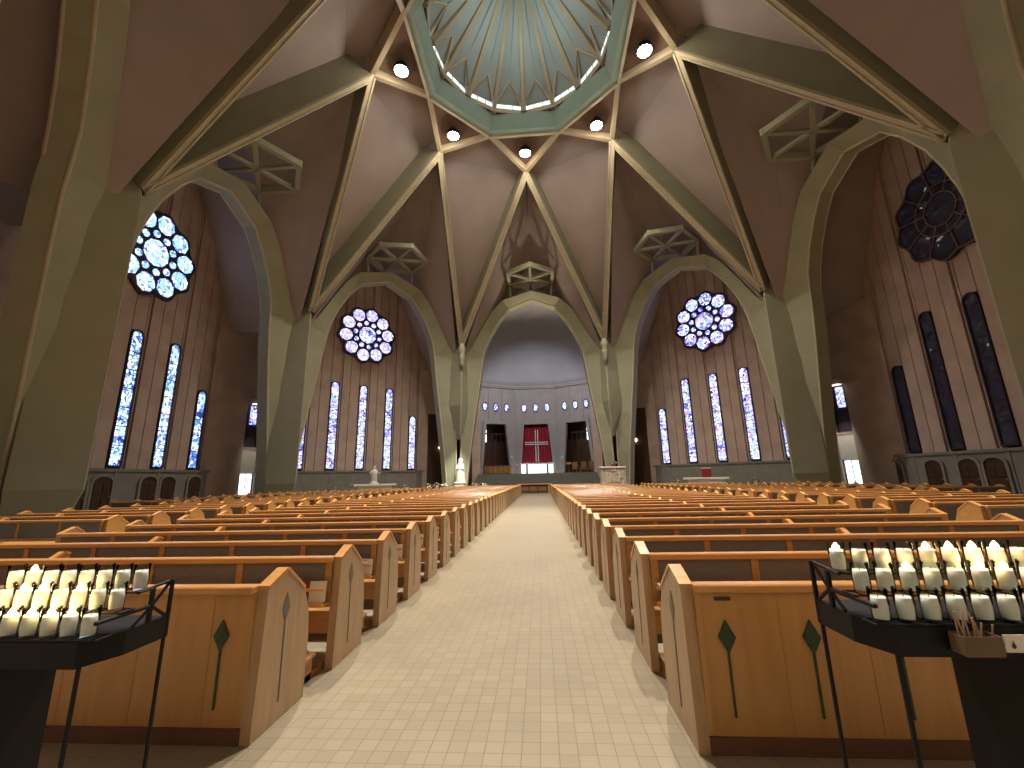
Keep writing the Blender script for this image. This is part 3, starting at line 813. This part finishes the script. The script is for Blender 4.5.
# altar below the curtain
al = empty('altar', (0, 32.2, ZC), label='white altar table with painted-in glow below the red curtain', cat='altar')
b = MB(); b.bbox(-2.25, 2.25, -.5, .5, 1.22, 1.4, .02); b.build('altar_top', M['white'], al)
b = MB(); b.bbox(-2.1, 2.1, -.4, .4, 0, 1.22, .02); b.build('front', M['whitelit'], al)
for x in (-1.35, 1.35):
    b = MB(); b.bbox(x-.12, x+.12, -.5, -.38, 0, 1.22, .01); b.build('leg', M['woodmid'], al)
def candlestick(loc, h, lab):
    e = empty('candlestick', loc, label=lab, cat='candlestick', group='chancel candlesticks')
    b = MB(); b.lathe([(.22, 0), (.22, .05), (.06, .12), (.045, h*.5), (.07, h*.52), (.045, h*.56), (.045, h*.78), (.13, h*.80), (.13, h*.83)], n=10); b.build('stand', M['gold'], e)
    b = MB(); b.lathe([(.06, h*.83), (.06, h)], n=10); b.build('candle', M['wax'], e)
for x, h, lab in ((-3.3, 2.4, 'tall gilt candlestick left of the white altar'), (3.3, 2.2, 'tall gilt candlestick right of the white altar'), (-2.6, 1.3, 'short candlestick at the left foot of the altar'), (2.6, 1.3, 'short candlestick at the right foot of the altar')):
    candlestick((x, 31.3, ZC), h, lab)
# credenza left, chairs and lectern right
cr = empty('credenza', (-5.0, 29.0, ZC), .35, label='long gilt wooden credenza before the left chancel opening', cat='cabinet')
b = MB(); b.bbox(-1.7, 1.7, -.4, .4, .1, .95, .02); b.build('body', M['gold'], cr)
b = MB(); b.bbox(-1.8, 1.8, -.46, .46, .95, 1.05, .02); b.build('worktop', M['woodmid'], cr)
b = MB()
for i in range(5): b.bbox(-1.6+i*.65, -1.05+i*.65, -.44, -.4, .2, .85, .01)
b.build('panels', M['woodmid'], cr)
for x in (-1.5, 1.5):
    b = MB(); b.bbox(x-.1, x+.1, -.35, .35, 0, .1, .01); b.build('foot', M['wooddark'], cr)
def sedilia(loc, rz, lab):
    e = empty('wooden_chair', loc, rz, label=lab, cat='chair', group='celebrant chairs')
    b = MB(); b.bbox(-.35, .35, -.3, .3, .42, .5, .015); b.build('seat', M['woodmid'], e)
    b = MB(); b.bbox(-.35, .35, .25, .32, .5, 1.35, .02); b.build('backrest', M['woodmid'], e)
    for s in (-1, 1):
        b = MB(); b.bbox(s*.32-.04, s*.32+.04, -.3, .28, .68, .74, .01); b.bbox(s*.32-.035, s*.32+.035, -.28, -.21, .5, .7, .01); b.build('armrest', M['woodmid'], e)
        for y in (-.26, .26):
            b = MB(); b.bbox(s*.3-.035, s*.3+.035, y-.035, y+.035, 0, .44, .005); b.build('leg', M['woodmid'], e)
for i, (x, y, l_) in enumerate(((4.7, 29.6, 'left'), (5.7, 29.1, 'middle'), (6.5, 28.2, 'right'))):
    sedilia((x, y, ZC), -.3-.2*i, f'brown wooden armchair before the right chancel opening, {l_} of three')
ld = empty('lectern', (3.9, 28.9, ZC), label='dark wooden lectern right of the altar beside the armchairs', cat='lectern')
b = MB(); b.bbox(-.28, .28, -.2, .2, 0, .08, .01); b.bbox(-.12, .12, -.1, .1, .08, 1.0, .01); b.build('post', M['wooddark'], ld)
b = MB(); b.prism([(-.3, 1.0), (.3, 1.25), (.3, 1.31), (-.3, 1.06)], -.35, .35, 'x'); b.build('desk', M['woodmid'], ld)
# table closing the aisle
tb = empty('low_table', (AX-.25, 18.9, 0), label='low dark wooden table across the far end of the aisle', cat='table')
b = MB(); b.bbox(-1.65, 1.65, -.4, .4, .90, .98, .015); b.build('tabletop', M['woodrail'], tb)
for x in (-1.52, 1.52):
    for y in (-.3, .3):
        b = MB(); b.bbox(x-.07, x+.07, y-.07, y+.07, 0, .90, .01); b.build('leg', M['woodrail'], tb)
b = MB(); b.bbox(-1.45, 1.45, -.28, -.24, .12, .88, .01); b.build('apron', M['wooddark'], tb)
for i in range(3):
    b = MB(); b.bbox(-1.3+i*.9, -.5+i*.9, -.30, -.28, .25, .76, .008); b.build('inlaid_panel', M['woodmid'], tb)
# ambo right
am = empty('ambo', (7.25, 17.1, 0), label='rough stone ambo at the foot of the right chancel column', cat='pulpit')
b = MB()
rr_ = random.Random(3)
for j in range(7):
    x = -1.15
    while x < 1.1:
        w_ = rr_.uniform(.2, .45); x1 = min(x+w_, 1.15)
        b.bbox(x+.01, x1-.01, -.5 - rr_.uniform(0, .08), .5, j*.33+.01, (j+1)*.33, .02); x = x1
b.build('body', M['stone'], am)
b = MB(); b.bbox(-1.2, 1.2, -.62, .55, 2.31, 2.45, .02); b.build('ledge', M['white'], am)
def bouquet(loc, rz, lab, petals, n=40, r=.42, h=.5, grp=None, seed=1, pot='white'):
    e = empty('flower_arrangement', loc, rz, label=lab, cat='flowers', group=grp)
    rr2 = random.Random(seed)
    b = MB(); b.lathe([(.16, 0), (.22, .18), (.24, .24), (.2, .24)], n=12); b.build('pot', M[pot], e)
    b = MB(); c = MB()
    for i in range(n):
        a = rr2.uniform(0, 2*pi); q = r*math.sqrt(rr2.random()); z = .24 + h*rr2.random()*(1-q/r*.5)
        p = (q*cos(a), q*sin(a), z)
        if i % 2: c.blob(p, .085, 1, 1, .6)
        else: b.blob(p, .10, 1.2, .7, .5)
    b.build('foliage', M['leaf'], e); c.build('blossoms', M[petals], e)
bouquet((7.4, 17.0, 2.45), 0, 'white flowers in a red pot on top of the stone ambo', 'white', 30, .3, .32, seed=2, pot='cloth')
# shrine at the left chancel column
st = empty('statue', (-7.62, 18.15, 1.3), label='white statue of a robed figure in the gap of the left chancel column', cat='statue')
b = MB(); b.lathe([(.42, 0), (.45, .3), (.40, .9), (.34, 1.3), (.36, 1.55), (.30, 1.75), (.12, 1.88), (.11, 1.95)], n=16); b.blob((0, -.02, 2.08), .17, 1, 1.05, 1.25, sub=2)
b.tube([(-.3, -.05, 1.6), (-.34, -.25, 1.2), (-.06, -.36, 1.35)], [.11, .10, .06], 8); b.tube([(.3, -.05, 1.6), (.34, -.25, 1.2), (.06, -.36, 1.35)], [.11, .10, .06], 8)
b.build('figure', M['white'], st)
b = MB(); b.lathe([(.22, 1.80), (.235, 2.05), (.2, 2.25), (.1, 2.35), (0, 2.37)], (0, .05, 0), n=14); b.lathe([(.50, 0), (.40, 1.2), (.36, 1.7), (.30, 1.8)], (0, .07, 0), n=14); b.build('veil', M['white'], st)
pd = empty('pedestal', (-7.62, 18.15, 0), label='pale stone pedestal under the white statue at the left chancel column', cat='pedestal')
b = MB(); b.bbox(-.6, .6, -.5, .5, 0, .2, .03); b.bbox(-.5, .5, -.4, .4, .2, 1.15, .02); b.build('block', M['white'], pd)
b = MB(); b.bbox(-.58, .58, -.48, .48, 1.15, 1.3, .03); b.build('cap', M['white'], pd)
for i, x in enumerate((-10.6, -9.8, -9.0, -6.0, -5.2)):
    bouquet((x, 17.35 - .1*(i % 2), .55), i, f'pink and white potted flowers by the left chancel column, {nth(i)} of five from the left', 'pink' if i % 2 else 'white', 30, .4, .55, 'flowers at the left chancel column', 10+i)
for i, (x0, x1) in enumerate(((-11.1, -8.5), (-6.6, -4.7))):
    bn = empty('plant_bench', ((x0+x1)/2, 17.3, 0), label=f'low wooden bench under the potted flowers, {"left" if i == 0 else "right"} of the left chancel column', cat='bench')
    h_ = (x1-x0)/2
    b = MB(); b.bbox(-h_, h_, -.35, .35, .47, .55, .01); b.build('seat', M['woodmid'], bn)
    for x in (-h_+.15, h_-.15):
        b = MB(); b.bbox(x-.05, x+.05, -.3, .3, 0, .47, .01); b.build('leg', M['woodmid'], bn)
# side altars in the front bays
for k, sd in ((-1, 'left'), (1, 'right')):
    e = empty('side_altar', arm(k, .4 if k < 0 else -.4, 22.6, 0), -k*Q, label=f'white side altar before the {"front left" if k < 0 else "front right"} lancet windows', cat='altar')
    b = MB(); b.bbox(-2.1, 2.1, -.5, .5, 1.1, 1.28, .02); b.build('altar_top', M['white'], e)
    b = MB(); b.bbox(-1.7, 1.7, -.35, .35, .1, 1.1, .02); b.build('base', M['white'], e)
    b = MB(); b.bbox(-2.4, 2.4, -.8, .8, 0, .1, .01); b.build('step', M['step'], e)
    if k < 0:
        s2 = empty('statue', arm(k, .4, 22.6, 1.28), -k*Q, label='small white statue on the front left side altar', cat='statue')
        b = MB(); b.lathe([(.42, 0), (.42, .12), (.26, .2), (.30, .35), (.27, .9), (.3, 1.15), (.22, 1.32), (.09, 1.42)], n=14); b.blob((0, 0, 1.56), .15, 1, 1, 1.2, sub=2)
        b.tube([(-.26, 0, 1.2), (-.45, -.15, .95), (-.5, -.25, 1.1)], [.08, .07, .05], 8); b.tube([(.26, 0, 1.2), (.45, -.15, .95), (.5, -.25, 1.1)], [.08, .07, .05], 8)
        b.build('figure', M['white'], s2)
    else:
        s2 = empty('red_cross_panel', arm(k, -.4, 22.5, 1.28), -k*Q, label='small red square panel standing on the front right side altar', cat='panel')
        b = MB(); b.bbox(-.42, .42, -.04, .04, 0, .8, .01); b.build('panel', M['cloth'], s2); b = MB(); b.bbox(-.46, .46, -.06, .02, .78, .86, .01); b.build('frame', M['white'], s2)
    for q2, t in enumerate((-3.4, 3.6)):
        bouquet(arm(k, t, 22.6, 0), q2, f'white potted flowers on the floor {"left" if q2 == 0 else "right"} of the {"front left" if k < 0 else "front right"} side altar', 'white', 40, .6, 1.1, None, 30+q2+k)

# ------------------------------------------------------------------ pews
END = [(0, 0), (.0, .10), (.045, .905), (.25, .985), (.50, .80), (.585, .62), (.61, .42), (.60, 0)]
DIV = [(0, .28), (.045, .905), (.15, .965), (.20, .945), (.225, .70), (.26, .655), (.50, .63), (.515, .60), (.50, .0), (.44, .0), (.40, .28)]
def end_panel(x0, x1, prof=END):
    bm_ = MB(); bm_.prism(prof, x0, x1, 'x'); return bm_
def pew_parts(L_, div, level, first=False, endm='woodend'):
    """list of (name, mesh, [(sub, mesh)])"""
    out = []; T = .07
    ends = [(0, T)] + [(d-T/2, d+T/2) for d in div] + [(L_-T, L_)]
    for i, (x0, x1) in enumerate(ends):
        outer = i in (0, len(ends)-1)
        pr = END if outer else DIV
        b = end_panel(x0, x1, pr) if outer else end_panel(x0+.012, x1-.012, pr)
        subs = []
        cp = MB()
        for (y0, z0), (y1, z1) in ((pr[1 if not outer else 2], pr[2 if not outer else 3]), (pr[2 if not outer else 3], pr[3 if not outer else 4])): cp.beam(((x0+x1)/2, y0, z0-.01), ((x0+x1)/2, y1, z1-.01), (0, 0, 1), (T if outer else T-.024)+.012, .022)
        subs.append(('cap', cp.mesh('cap', M['woodrail'])))
        if outer and level == 0:
            iv = MB(); xo = (x0 - .004, x0 + .004) if i == 0 else (x1 - .004, x1 + .004)
            iv.prism([(.27, .62), (.315, .72), (.27, .82), (.225, .72)], *xo, 'x'); iv.box(*xo, .264, .276, .12, .62)
            subs.append(('inlay', iv.mesh('inlay', M['inlaygrey'])))
        out.append(('end_panel' if outer else 'divider', b.mesh('end_panel', M[endm] if outer else M['wood']), subs))
    b = MB(); b.bbox(T, L_-T, -.03, .065, .875, .925, .008); out.append(('top_rail', b.mesh('top_rail', M['woodrail']), []))
    if first:
        b = MB(); b.box(T, L_-T, .012, .05, .09, .88)
        x = T; 
        while x < L_-T-.1: b.box(x, x+.035, -.0, .012, .10, .88) if x <= T else b.box(x-.004, x+.004, .008, .0125, .10, .88); x += .5
        out.append(('back_panel', b.mesh('back_panel', M['woodback']), []))
        b = MB(); b.box(T, L_-T, -.005, .05, 0, .09); out.append(('plinth', b.mesh('plinth', M['plinth']), []))
    else:
        b = MB(); b.box(T, L_-T, .018, .045, .56, .88); out.append(('back_cloth', b.mesh('back_cloth', M['felt']), []))
        b = MB(); n = max(2, round(L_/.92))
        for i in range(n+1):
            x = T + i*(L_-2*T)/n; x = min(max(x, T+.03), L_-T-.03); b.box(x-.03, x+.03, .004, .05, .52, .88)
        b.box(T, L_-T, .0, .05, .50, .56); b.box(T, L_-T, .02, .05, .28, .46)
        out.append(('back_frame', b.mesh('back_frame', M['wood']), []))
    b = MB(); b.bbox(T, L_-T, .05, .53, .42, .46, .008); b.box(T, L_-T, .49, .51, .30, .42); out.append(('seat', b.mesh('seat', M['wood']), []))
    if not first and level == 0:
        b = MB(); b.box(T, L_-T, -.13, .0, .53, .55); b.box(T, L_-T, -.135, -.12, .55, .57); b.box(T, L_-T, -.135, -.12, .66, .685)
        for i in range(1, 6): x = T+.01 + i*(L_-2*T-.04)/6; b.box(x, x+.02, -.135, .0, .53, .685)
        out.append(('book_rack', b.mesh('book_rack', M['woodrail']), []))
        b = MB(); b.bbox(T-.03, L_-T, -.36, -.17, .17, .2, .006)
        for i in range(3): x = T + .01 + i*(L_-2*T-.1)/2; b.box(x, x+.06, -.36, -.17, 0, .17); b.box(x, x+.06, -.4, .05, 0, .05)
        pdm = MB(); pdm.bbox(T+.06, L_-T-.06, -.355, -.175, .2, .23, .012)
        out.append(('kneeler', b.mesh('kneeler', M['wood']), [('pad', pdm.mesh('pad', M['pad']))]))
    if first:
        for x in sorted(first):
            b = MB(); b.prism([(x, .53), (x+.052, .62), (x, .715), (x-.052, .62)], -.004, .012); b.box(x-.006, x+.006, .002, .0125, .19, .54)
            out.append(('inlay', b.mesh('inlay', M['inlay']), []))
        if len(first) > 1:
            b = MB(); b.bbox(.19, .29, .004, .0125, .825, .845, .002); out.append(('number_slot', b.mesh('number_slot', M['wooddark']), []))
    return out
def make_pew(parts, loc, lab, grp):
    e = empty('pew', loc, label=lab, cat='pew', group=grp)
    for nm, me, subs in parts:
        o = link(nm, me, e)
        for sn, sm in subs: link(sn, sm, o)
    return e
LA, LB, LC = 5.42, 4.9, 2.9
near_a, far_a = pew_parts(LA, [2.5], 0), pew_parts(LA, [2.5], 1)
far_b, far_c = pew_parts(LB, [2.4], 1, endm='wood'), pew_parts(LC, [], 1, endm='wood')  # ends in browner oak: their shade is put into the wood colour
xr0 = AX + AH; xl0 = AX - AH - LA
first_r = pew_parts(LA, [2.5], 0, first=[.24, .74, 1.24])
first_l = pew_parts(LA, [2.5], 0, first=[LA-.27])
NROW = 36
pews = {}
for i in range(NROW):
    y = Y0 + i*PITCH
    for sd, x in (('left', xl0), ('right', xr0)):
        if i == 0:
            ps = first_l if sd == 'left' else first_r
            lab = f'rearmost oak pew {sd} of the aisle, panelled back with green diamond inlay'
        else:
            ps = near_a if i < 9 else far_a
            where = f'{nth(i)} row from the candle stands' if i < 18 else f'{nth(NROW-1-i)} row from the chancel steps'
            lab = f'oak pew, dark cloth back, {sd} aisle block, {where}'
        # nothing of the rearmost rows stands in the entrance arch
        pews[(sd, i)] = make_pew(ps, (x, y, 0), lab, f'pews along the aisle, {sd} side')
for i in range(26):
    y = -15.6 + i*PITCH
    for sd, x in (('left', AX-8.62-LB), ('right', AX+8.62)):
        where = f'{nth(i)} row from the back' if i < 13 else f'{nth(25-i)} row from the front'
        make_pew(far_b, (x, y, 0), f'oak pew beyond the {sd} side aisle, {where}', f'pews beyond the {sd} side aisle')
for i in range(13):
    y = -6.8 + i*PITCH
    for sd, x in (('left', AX-15.1-LC), ('right', AX+15.1)):
        where = f'{nth(i)} row from the back' if i < 7 else f'{nth(12-i)} row from the front'
        make_pew(far_c, (x, y, 0), f'short oak pew by the {sd} arm wall, {where}', f'short pews in the {sd} arm')

# books and papers on the near racks
def book(x, y, z, w, d, h, mat, lab, rz=0, grp='hymn books in the pew racks', tilt=0):
    e = empty('hymn_book', (x, y, z), rz, label=lab, cat='book', group=grp)
    e.rotation_euler.x = tilt
    b = MB(); b.bbox(-w/2, w/2, -d/2, -d/2+.003, 0, h, .001); b.bbox(-w/2, w/2, d/2-.003, d/2, 0, h, .001); b.bbox(-w/2-.002, -w/2+.002, -d/2, d/2, 0, h, .001); b.build('cover', M[mat], e)
    b = MB(); b.box(-w/2+.003, w/2-.005, -d/2+.003, d/2-.003, .004, h-.004); b.build('pages', M['paper'], e)
for i in (1, 2, 3, 4, 5):
    y = Y0 + i*PITCH
    lx = AX - AH - .07
    nmr = nth(i)
    book(lx-.085, y-.062, .5565, .14, .03, .17, 'paper', f'cream booklet in the rack of the left block, {nmr} row, nearest the aisle', tilt=-.12)
    book(lx-.235, y-.062, .5565, .14, .04, .18, 'bookred', f'dark red hymn book in the rack of the left block, {nmr} row, near the aisle', .2, tilt=-.12)
    book(lx-.35, y-.062, .5565, .06, .03, .19, 'bookdark' if i % 2 else 'bookred', f'thin book leaning inward beside the red one, left block, {nmr} row', -.3, tilt=-.15)
    rx = AX + AH + .07
    book(rx+.14, y-.062, .5565, .14, .04, .15, 'bookred' if i % 2 else 'bookblue', f'{"dark red" if i % 2 else "navy"} hymn book in the rack of the right block, {nmr} row, near the aisle', .1, tilt=-.12)
    if i < 4: book(rx+.42, y-.062, .5565, .14, .03, .12, 'bookdark', f'black book further along the rack of the right block, {nmr} row', -.1, tilt=-.1)
def sheet(x, y, z, w, d, lab, rz):
    e = MB(); e.bbox(-w/2, w/2, -d/2, d/2, 0, .012, .002)
    o = e.build('leaflet', M['paper'], None, (x, y, z), rz); tag(o, lab, 'paper', 'leaflets on the pews')
sheet(xr0+.62, Y0+PITCH-.07, .688, .22, .11, 'white leaflet lying on the rack in front of the rearmost right pew', .1)
sheet(xr0+.95, Y0+PITCH-.07, .688, .18, .11, 'second white leaflet on the rack ahead of the rearmost right pew, away from the aisle', -.2)
sheet(xr0+.16, Y0+PITCH-.07, .688, .14, .10, 'small white leaflet on the rack at the aisle end of the second right pew', .1)
sheet(xl0+LA-.2, Y0+2*PITCH-.07, .688, .14, .10, 'small white leaflet on the rack at the aisle end of the third left pew', .1)
sheet(xl0+LA-1.0, Y0+PITCH-.07, .688, .2, .1, 'white leaflet on the rack in front of the rearmost left pew', .2)

# ------------------------------------------------------------------ votive candle stands
def glass_me():
    b = MB(); b.lathe([(.026, .0), (.028, .004), (.030, .05), (.031, .108), (.0285, .108), (.0275, .05), (.0255, .006)], n=20); return b.mesh('glass_cup', M['glass'])
def wax_me():
    b = MB(); b.lathe([(.0248, .007), (.0262, .05), (.0268, .080), (.020, .078), (0, .077)], n=20); b.tube([(0, 0, .076), (.001, 0, .088)], .0012, 6, mi=1); return b.mesh('wax', [M['wax'], M['bookdark']])
def flame_me():
    b = MB(); b.lathe([(.0005, .0795), (.009, .083), (.0125, .089), (.008, .098), (.0025, .106), (0, .108)], n=10); return b.mesh('flame', M['flame'])
cup, wx, flm = glass_me(), wax_me(), flame_me()
def candle(loc, lit, lab, grp):
    e = empty('votive_candle', loc, label=lab, cat='candle', group=grp)
    link('glass_cup', cup, e); link('wax', wx, e)
    if lit:
        link('flame', flm, e)
        ld_ = bpy.data.lights.new('flame_light', 'POINT'); ld_.energy = .24; ld_.color = (1, .60, .27); ld_.shadow_soft_size = .012
        o = link('flame_light', ld_, e, loc=(0, 0, .128))
def stand(sgn, x_in, z_off, rows, sd, rzo):
    """rows: list of (first candle distance from the inner edge, lit flags)"""
    zt = .90 + z_off
    xa, xb = .0, 1.10
    Yf, Yb = -22.45, -22.11
    e = empty('candle_stand', (x_in, -22.28, 0), label=f'black iron votive candle stand {sd} of the aisle', cat='candle stand')
    X = lambda d: sgn*d
    def bx(mb, d0, d1, y0, y1, z0, z1, b_=.003): mb.bbox(min(X(d0), X(d1)), max(X(d0), X(d1)), y0+22.28, y1+22.28, z0, z1, b_)
    b = MB()   # tray skirt with chamfered front corner
    sk = [(0, Yb), (0, Yf+.14), (.06, Yf), (1.10, Yf), (1.10, Yb)]
    pts = [(X(a), y+22.28) for a, y in sk]
    b.prism(pts, zt, zt+.095, 'z'); b.build('tray', M['iron'], e)
    b = MB()
    for d, yy, z in ((.0, -22.41, zt+.10), (.0, -22.325, zt+.175), (.0, -22.24, zt+.235)):
        for o_ in (-.034, .034): b.tube([(X(.0), yy+o_+22.28, z), (X(1.10), yy+o_+22.28, z)], .004, 6)
        b.tube([(X(0), yy-.034+22.28, z), (X(0), yy+.034+22.28, z)], .004, 6)
        for q in range(13): b.tube([(X(.04+q*.0885), yy-.036+22.28, z-.002), (X(.04+q*.0885), yy+.036+22.28, z-.002)], .003, 5)
    b.build('candle_rack', M['iron'], e)
    for d in (.005, 1.095):
        b = MB()   # end truss
        bx(b, d-.008, d+.008, -22.215, -22.195, zt+.09, zt+.24); bx(b, d-.008, d+.008, -22.45, -22.2, zt+.155, zt+.17)
        bx(b, d-.008, d+.008, Yb, Yb+.016, zt, zt+.255)
        for (y0, z0, y1, z1) in ((-22.12, zt+.24, -22.2, zt+.16), (-22.2, zt+.16, -22.28, zt+.1), (-22.2, zt+.16, -22.12, zt+.1), (-22.12, zt+.25, -22.28, zt+.235)):
            b.tube([(X(d), y0+22.28, z0), (X(d), y1+22.28, z1)], .007, 6)
        b.build('end_truss', M['iron'], e)
    for d, yy in ((.012, Yb+.01), (.06, Yf+.02), (1.085, Yb+.01), (1.085, Yf+.02)):
        l_ = MB(); bx(l_, d-.007, d+.007, yy-.007, yy+.007, .0, zt); l_.build('leg', M['iron'], e)
    l_ = MB(); bx(l_, .05, 1.09, Yf+.01, Yf+.03, .03, .05); bx(l_, .03, 1.09, Yb, Yb+.02, .03, .05); l_.build('stretcher', M['iron'], e)
    bxm = MB(); bx(bxm, .46, .86, -22.47, -22.15, .04, zt, .006); tag(bxm.build('coin_box', M['iron'], e), 'black coin box body')
    for ri, (d0, lits) in enumerate(rows):
        yy = (-22.41, -22.325, -22.24)[ri]; z = zt + (.106, .181, .241)[ri]
        rn = ('front', 'middle', 'back')[ri]
        for ci, lt in enumerate(lits):
            candle((x_in + X(d0 + ci*.0885), yy, z), lt, f'{"burning" if lt else "unlit"} white candle in a glass, {sd} stand, {rn} row, {nth(ci)} from the aisle', f'votive candles on the {sd} stand')
    return e
stR = stand(1, 1.575, .06, [(.045, [0]*11), (.055, [0, 0, 1, 0, 0, 1, 1, 0, 0, 1, 0]), (.035, [1, 0, 0, 0, 1, 1, 1, 1, 0, 0, 1])], 'right', 0)
stL = stand(-1, -1.40, 0, [(.07, [0, 1, 1, 1, 1, 1, 0, 1]), (.055, [0, 0, 1, 0, 1, 1, 0, 1]), (.04, [0, 0, 0, 0, 0, 0, 1, 0])], 'left', 0)
# taper box with lighting sticks, and the sign card, on the right stand
tbx = empty('taper_box', (1.575+.285, -22.4815, .985), label='brown box of wooden lighting tapers on the front of the right candle stand', cat='box')
b = MB(); b.bbox(-.06, .06, -.03, -.027, 0, .06, .001); b.bbox(-.06, .06, .024, .027, 0, .06, .001)
for s in (-1, 1): b.bbox(s*.06-.0015, s*.06+.0015, -.03, .027, 0, .06, .0005)
b.bbox(-.06, .06, -.03, .027, -.003, 0, .0005); b.build('box', M['kraft'], tbx)
rr_ = random.Random(5)
for i in range(9):
    x = -.048 + i*.012; b = MB(); b.tube([(x, 0, .002), (x + rr_.uniform(-.025, .025), rr_.uniform(-.02, .02), rr_.uniform(.09, .13))], .0028, 6)
    o = b.build('lighting_taper', M['taper'], None, (1.575+.285, -22.4815, .987)); tag(o, 'thin brown lighting taper standing in the box on the right candle stand', 'taper', 'lighting tapers in the right box')
cd = empty('sign_card', (1.575+.452, -22.472, .985), label='white card with a small black flame mark on the right candle stand', cat='sign')
b = MB(); b.bbox(-.07, .07, -.006, 0, 0, .055, .001); b.build('card', M['paper'], cd)
b = MB(); b.prism([(-.05, .016), (-.044, .012), (-.038, .016), (-.038, .022), (-.044, .036), (-.047, .026), (-.05, .024)], -.008, -.005); b.build('flame_mark', M['bookdark'], cd)

# ------------------------------------------------------------------ lights
def lamp(kind, name, loc, energy, col, size=.3, target=None, **kw):
    d = bpy.data.lights.new(name, kind); d.energy = energy; d.color = col
    if kind != 'SUN' and kind != 'AREA': d.shadow_soft_size = size
    if kind == 'AREA': d.size = size
    for a, b_ in kw.items(): setattr(d, a, b_)
    o = bpy.data.objects.new(name, d); COL.objects.link(o); o.location = loc
    if target is not None:
        o.rotation_euler = (Vector(target) - Vector(loc)).to_track_quat('-Z', 'Y').to_euler()
    return o
WARM = (1, .90, .78)
for k in range(-3, 5):
    p = arm(k, 0, 8.75, 30.60)
    if abs(k) < 2: e, tg, sz = 9000, arm(k, 0, 10.0, 0), 94
    elif abs(k) == 2: e, tg, sz = 9000, arm(k, 0, 1.0, 0), 74
    else: e, tg, sz = 18000, (0, -15.0, 0), 64
    lamp('SPOT', 'floodlight_beam', p, e, WARM, .35, tg, spot_size=radians(sz), spot_blend=.7)
    lamp('POINT', 'floodlight_spill', arm(k, 0, 8.75, 30.3), 150 if abs(k) < 3 else 20, WARM, .4)
lamp('POINT', 'dome_daylight', (0, 0, 35.2), 290, (.78, .95, .90), 1.0)
# chancel lamps hidden behind the arch heads
for s in (-1, 1):
    lamp('SPOT', 'chancel_lamp', (s*4.3, 21.8, 17.2), 1500, (.97, .95, 1), .25, (-s*1.5, 34, 7), spot_size=radians(110), spot_blend=.7)
    lamp('SPOT', 'arch_uplight', (s*6.0, 21.9, 13.0), 1200, (1, .86, .62), .2, (s*2.5, 20.5, 23), spot_size=radians(80), spot_blend=.8)
lamp('SPOT', 'shrine_spot', (-5.0, 13.0, 11.0), 6500, (1, .93, .74), .1, (-7.6, 18.6, .9), spot_size=radians(36), spot_blend=.7)
lamp('SPOT', 'ambo_spot', (5.4, 12.0, 11.0), 700, (1, .86, .66), .1, (7.4, 17, 2.0), spot_size=radians(26), spot_blend=.6)

for v, e in ((-1.5, 25), (1.5, 60)):
    lamp('SPOT', 'corner_lamp_beam', arm(v, 0, 24.9, 7.9), e*12, (1, .93, .80), .1, arm(v, 0, 26.2, 3.3), spot_size=radians(30), spot_blend=.8)
w = bpy.data.worlds.new('World'); S.world = w; w.use_nodes = True
w.node_tree.nodes['Background'].inputs[0].default_value = (.5, .6, .8, 1); w.node_tree.nodes['Background'].inputs[1].default_value = .02

# ------------------------------------------------------------------ camera
cam = bpy.data.cameras.new('camera'); co = bpy.data.objects.new('camera', cam); COL.objects.link(co)
cam.sensor_width = 36; cam.lens = 417.06/1024*36; cam.clip_start = .05; cam.clip_end = 300
yaw, pit, roll = radians(3.5694), radians(12.6652), radians(1.1882)
fw = Vector((-sin(yaw)*cos(pit), cos(yaw)*cos(pit), sin(pit)))
right0 = Vector((cos(yaw), sin(yaw), 0)); up0 = right0.cross(fw)
rt = right0*cos(roll) - up0*sin(roll) ; upv = up0*cos(roll) + right0*sin(roll)
co.matrix_world = Matrix(((rt.x, upv.x, -fw.x, .3931), (rt.y, upv.y, -fw.y, -24.1708), (rt.z, upv.z, -fw.z, 1.6), (0, 0, 0, 1)))
S.camera = co

S.view_settings.view_transform = 'Standard'; S.view_settings.look = 'None'
S.view_settings.gamma = 1; S.view_settings.use_curve_mapping = False
S.view_settings.exposure = 0.75
S.cycles.use_denoising = True
S.cycles.max_bounces = 10; S.cycles.diffuse_bounces = 7; S.cycles.transparent_max_bounces = 24
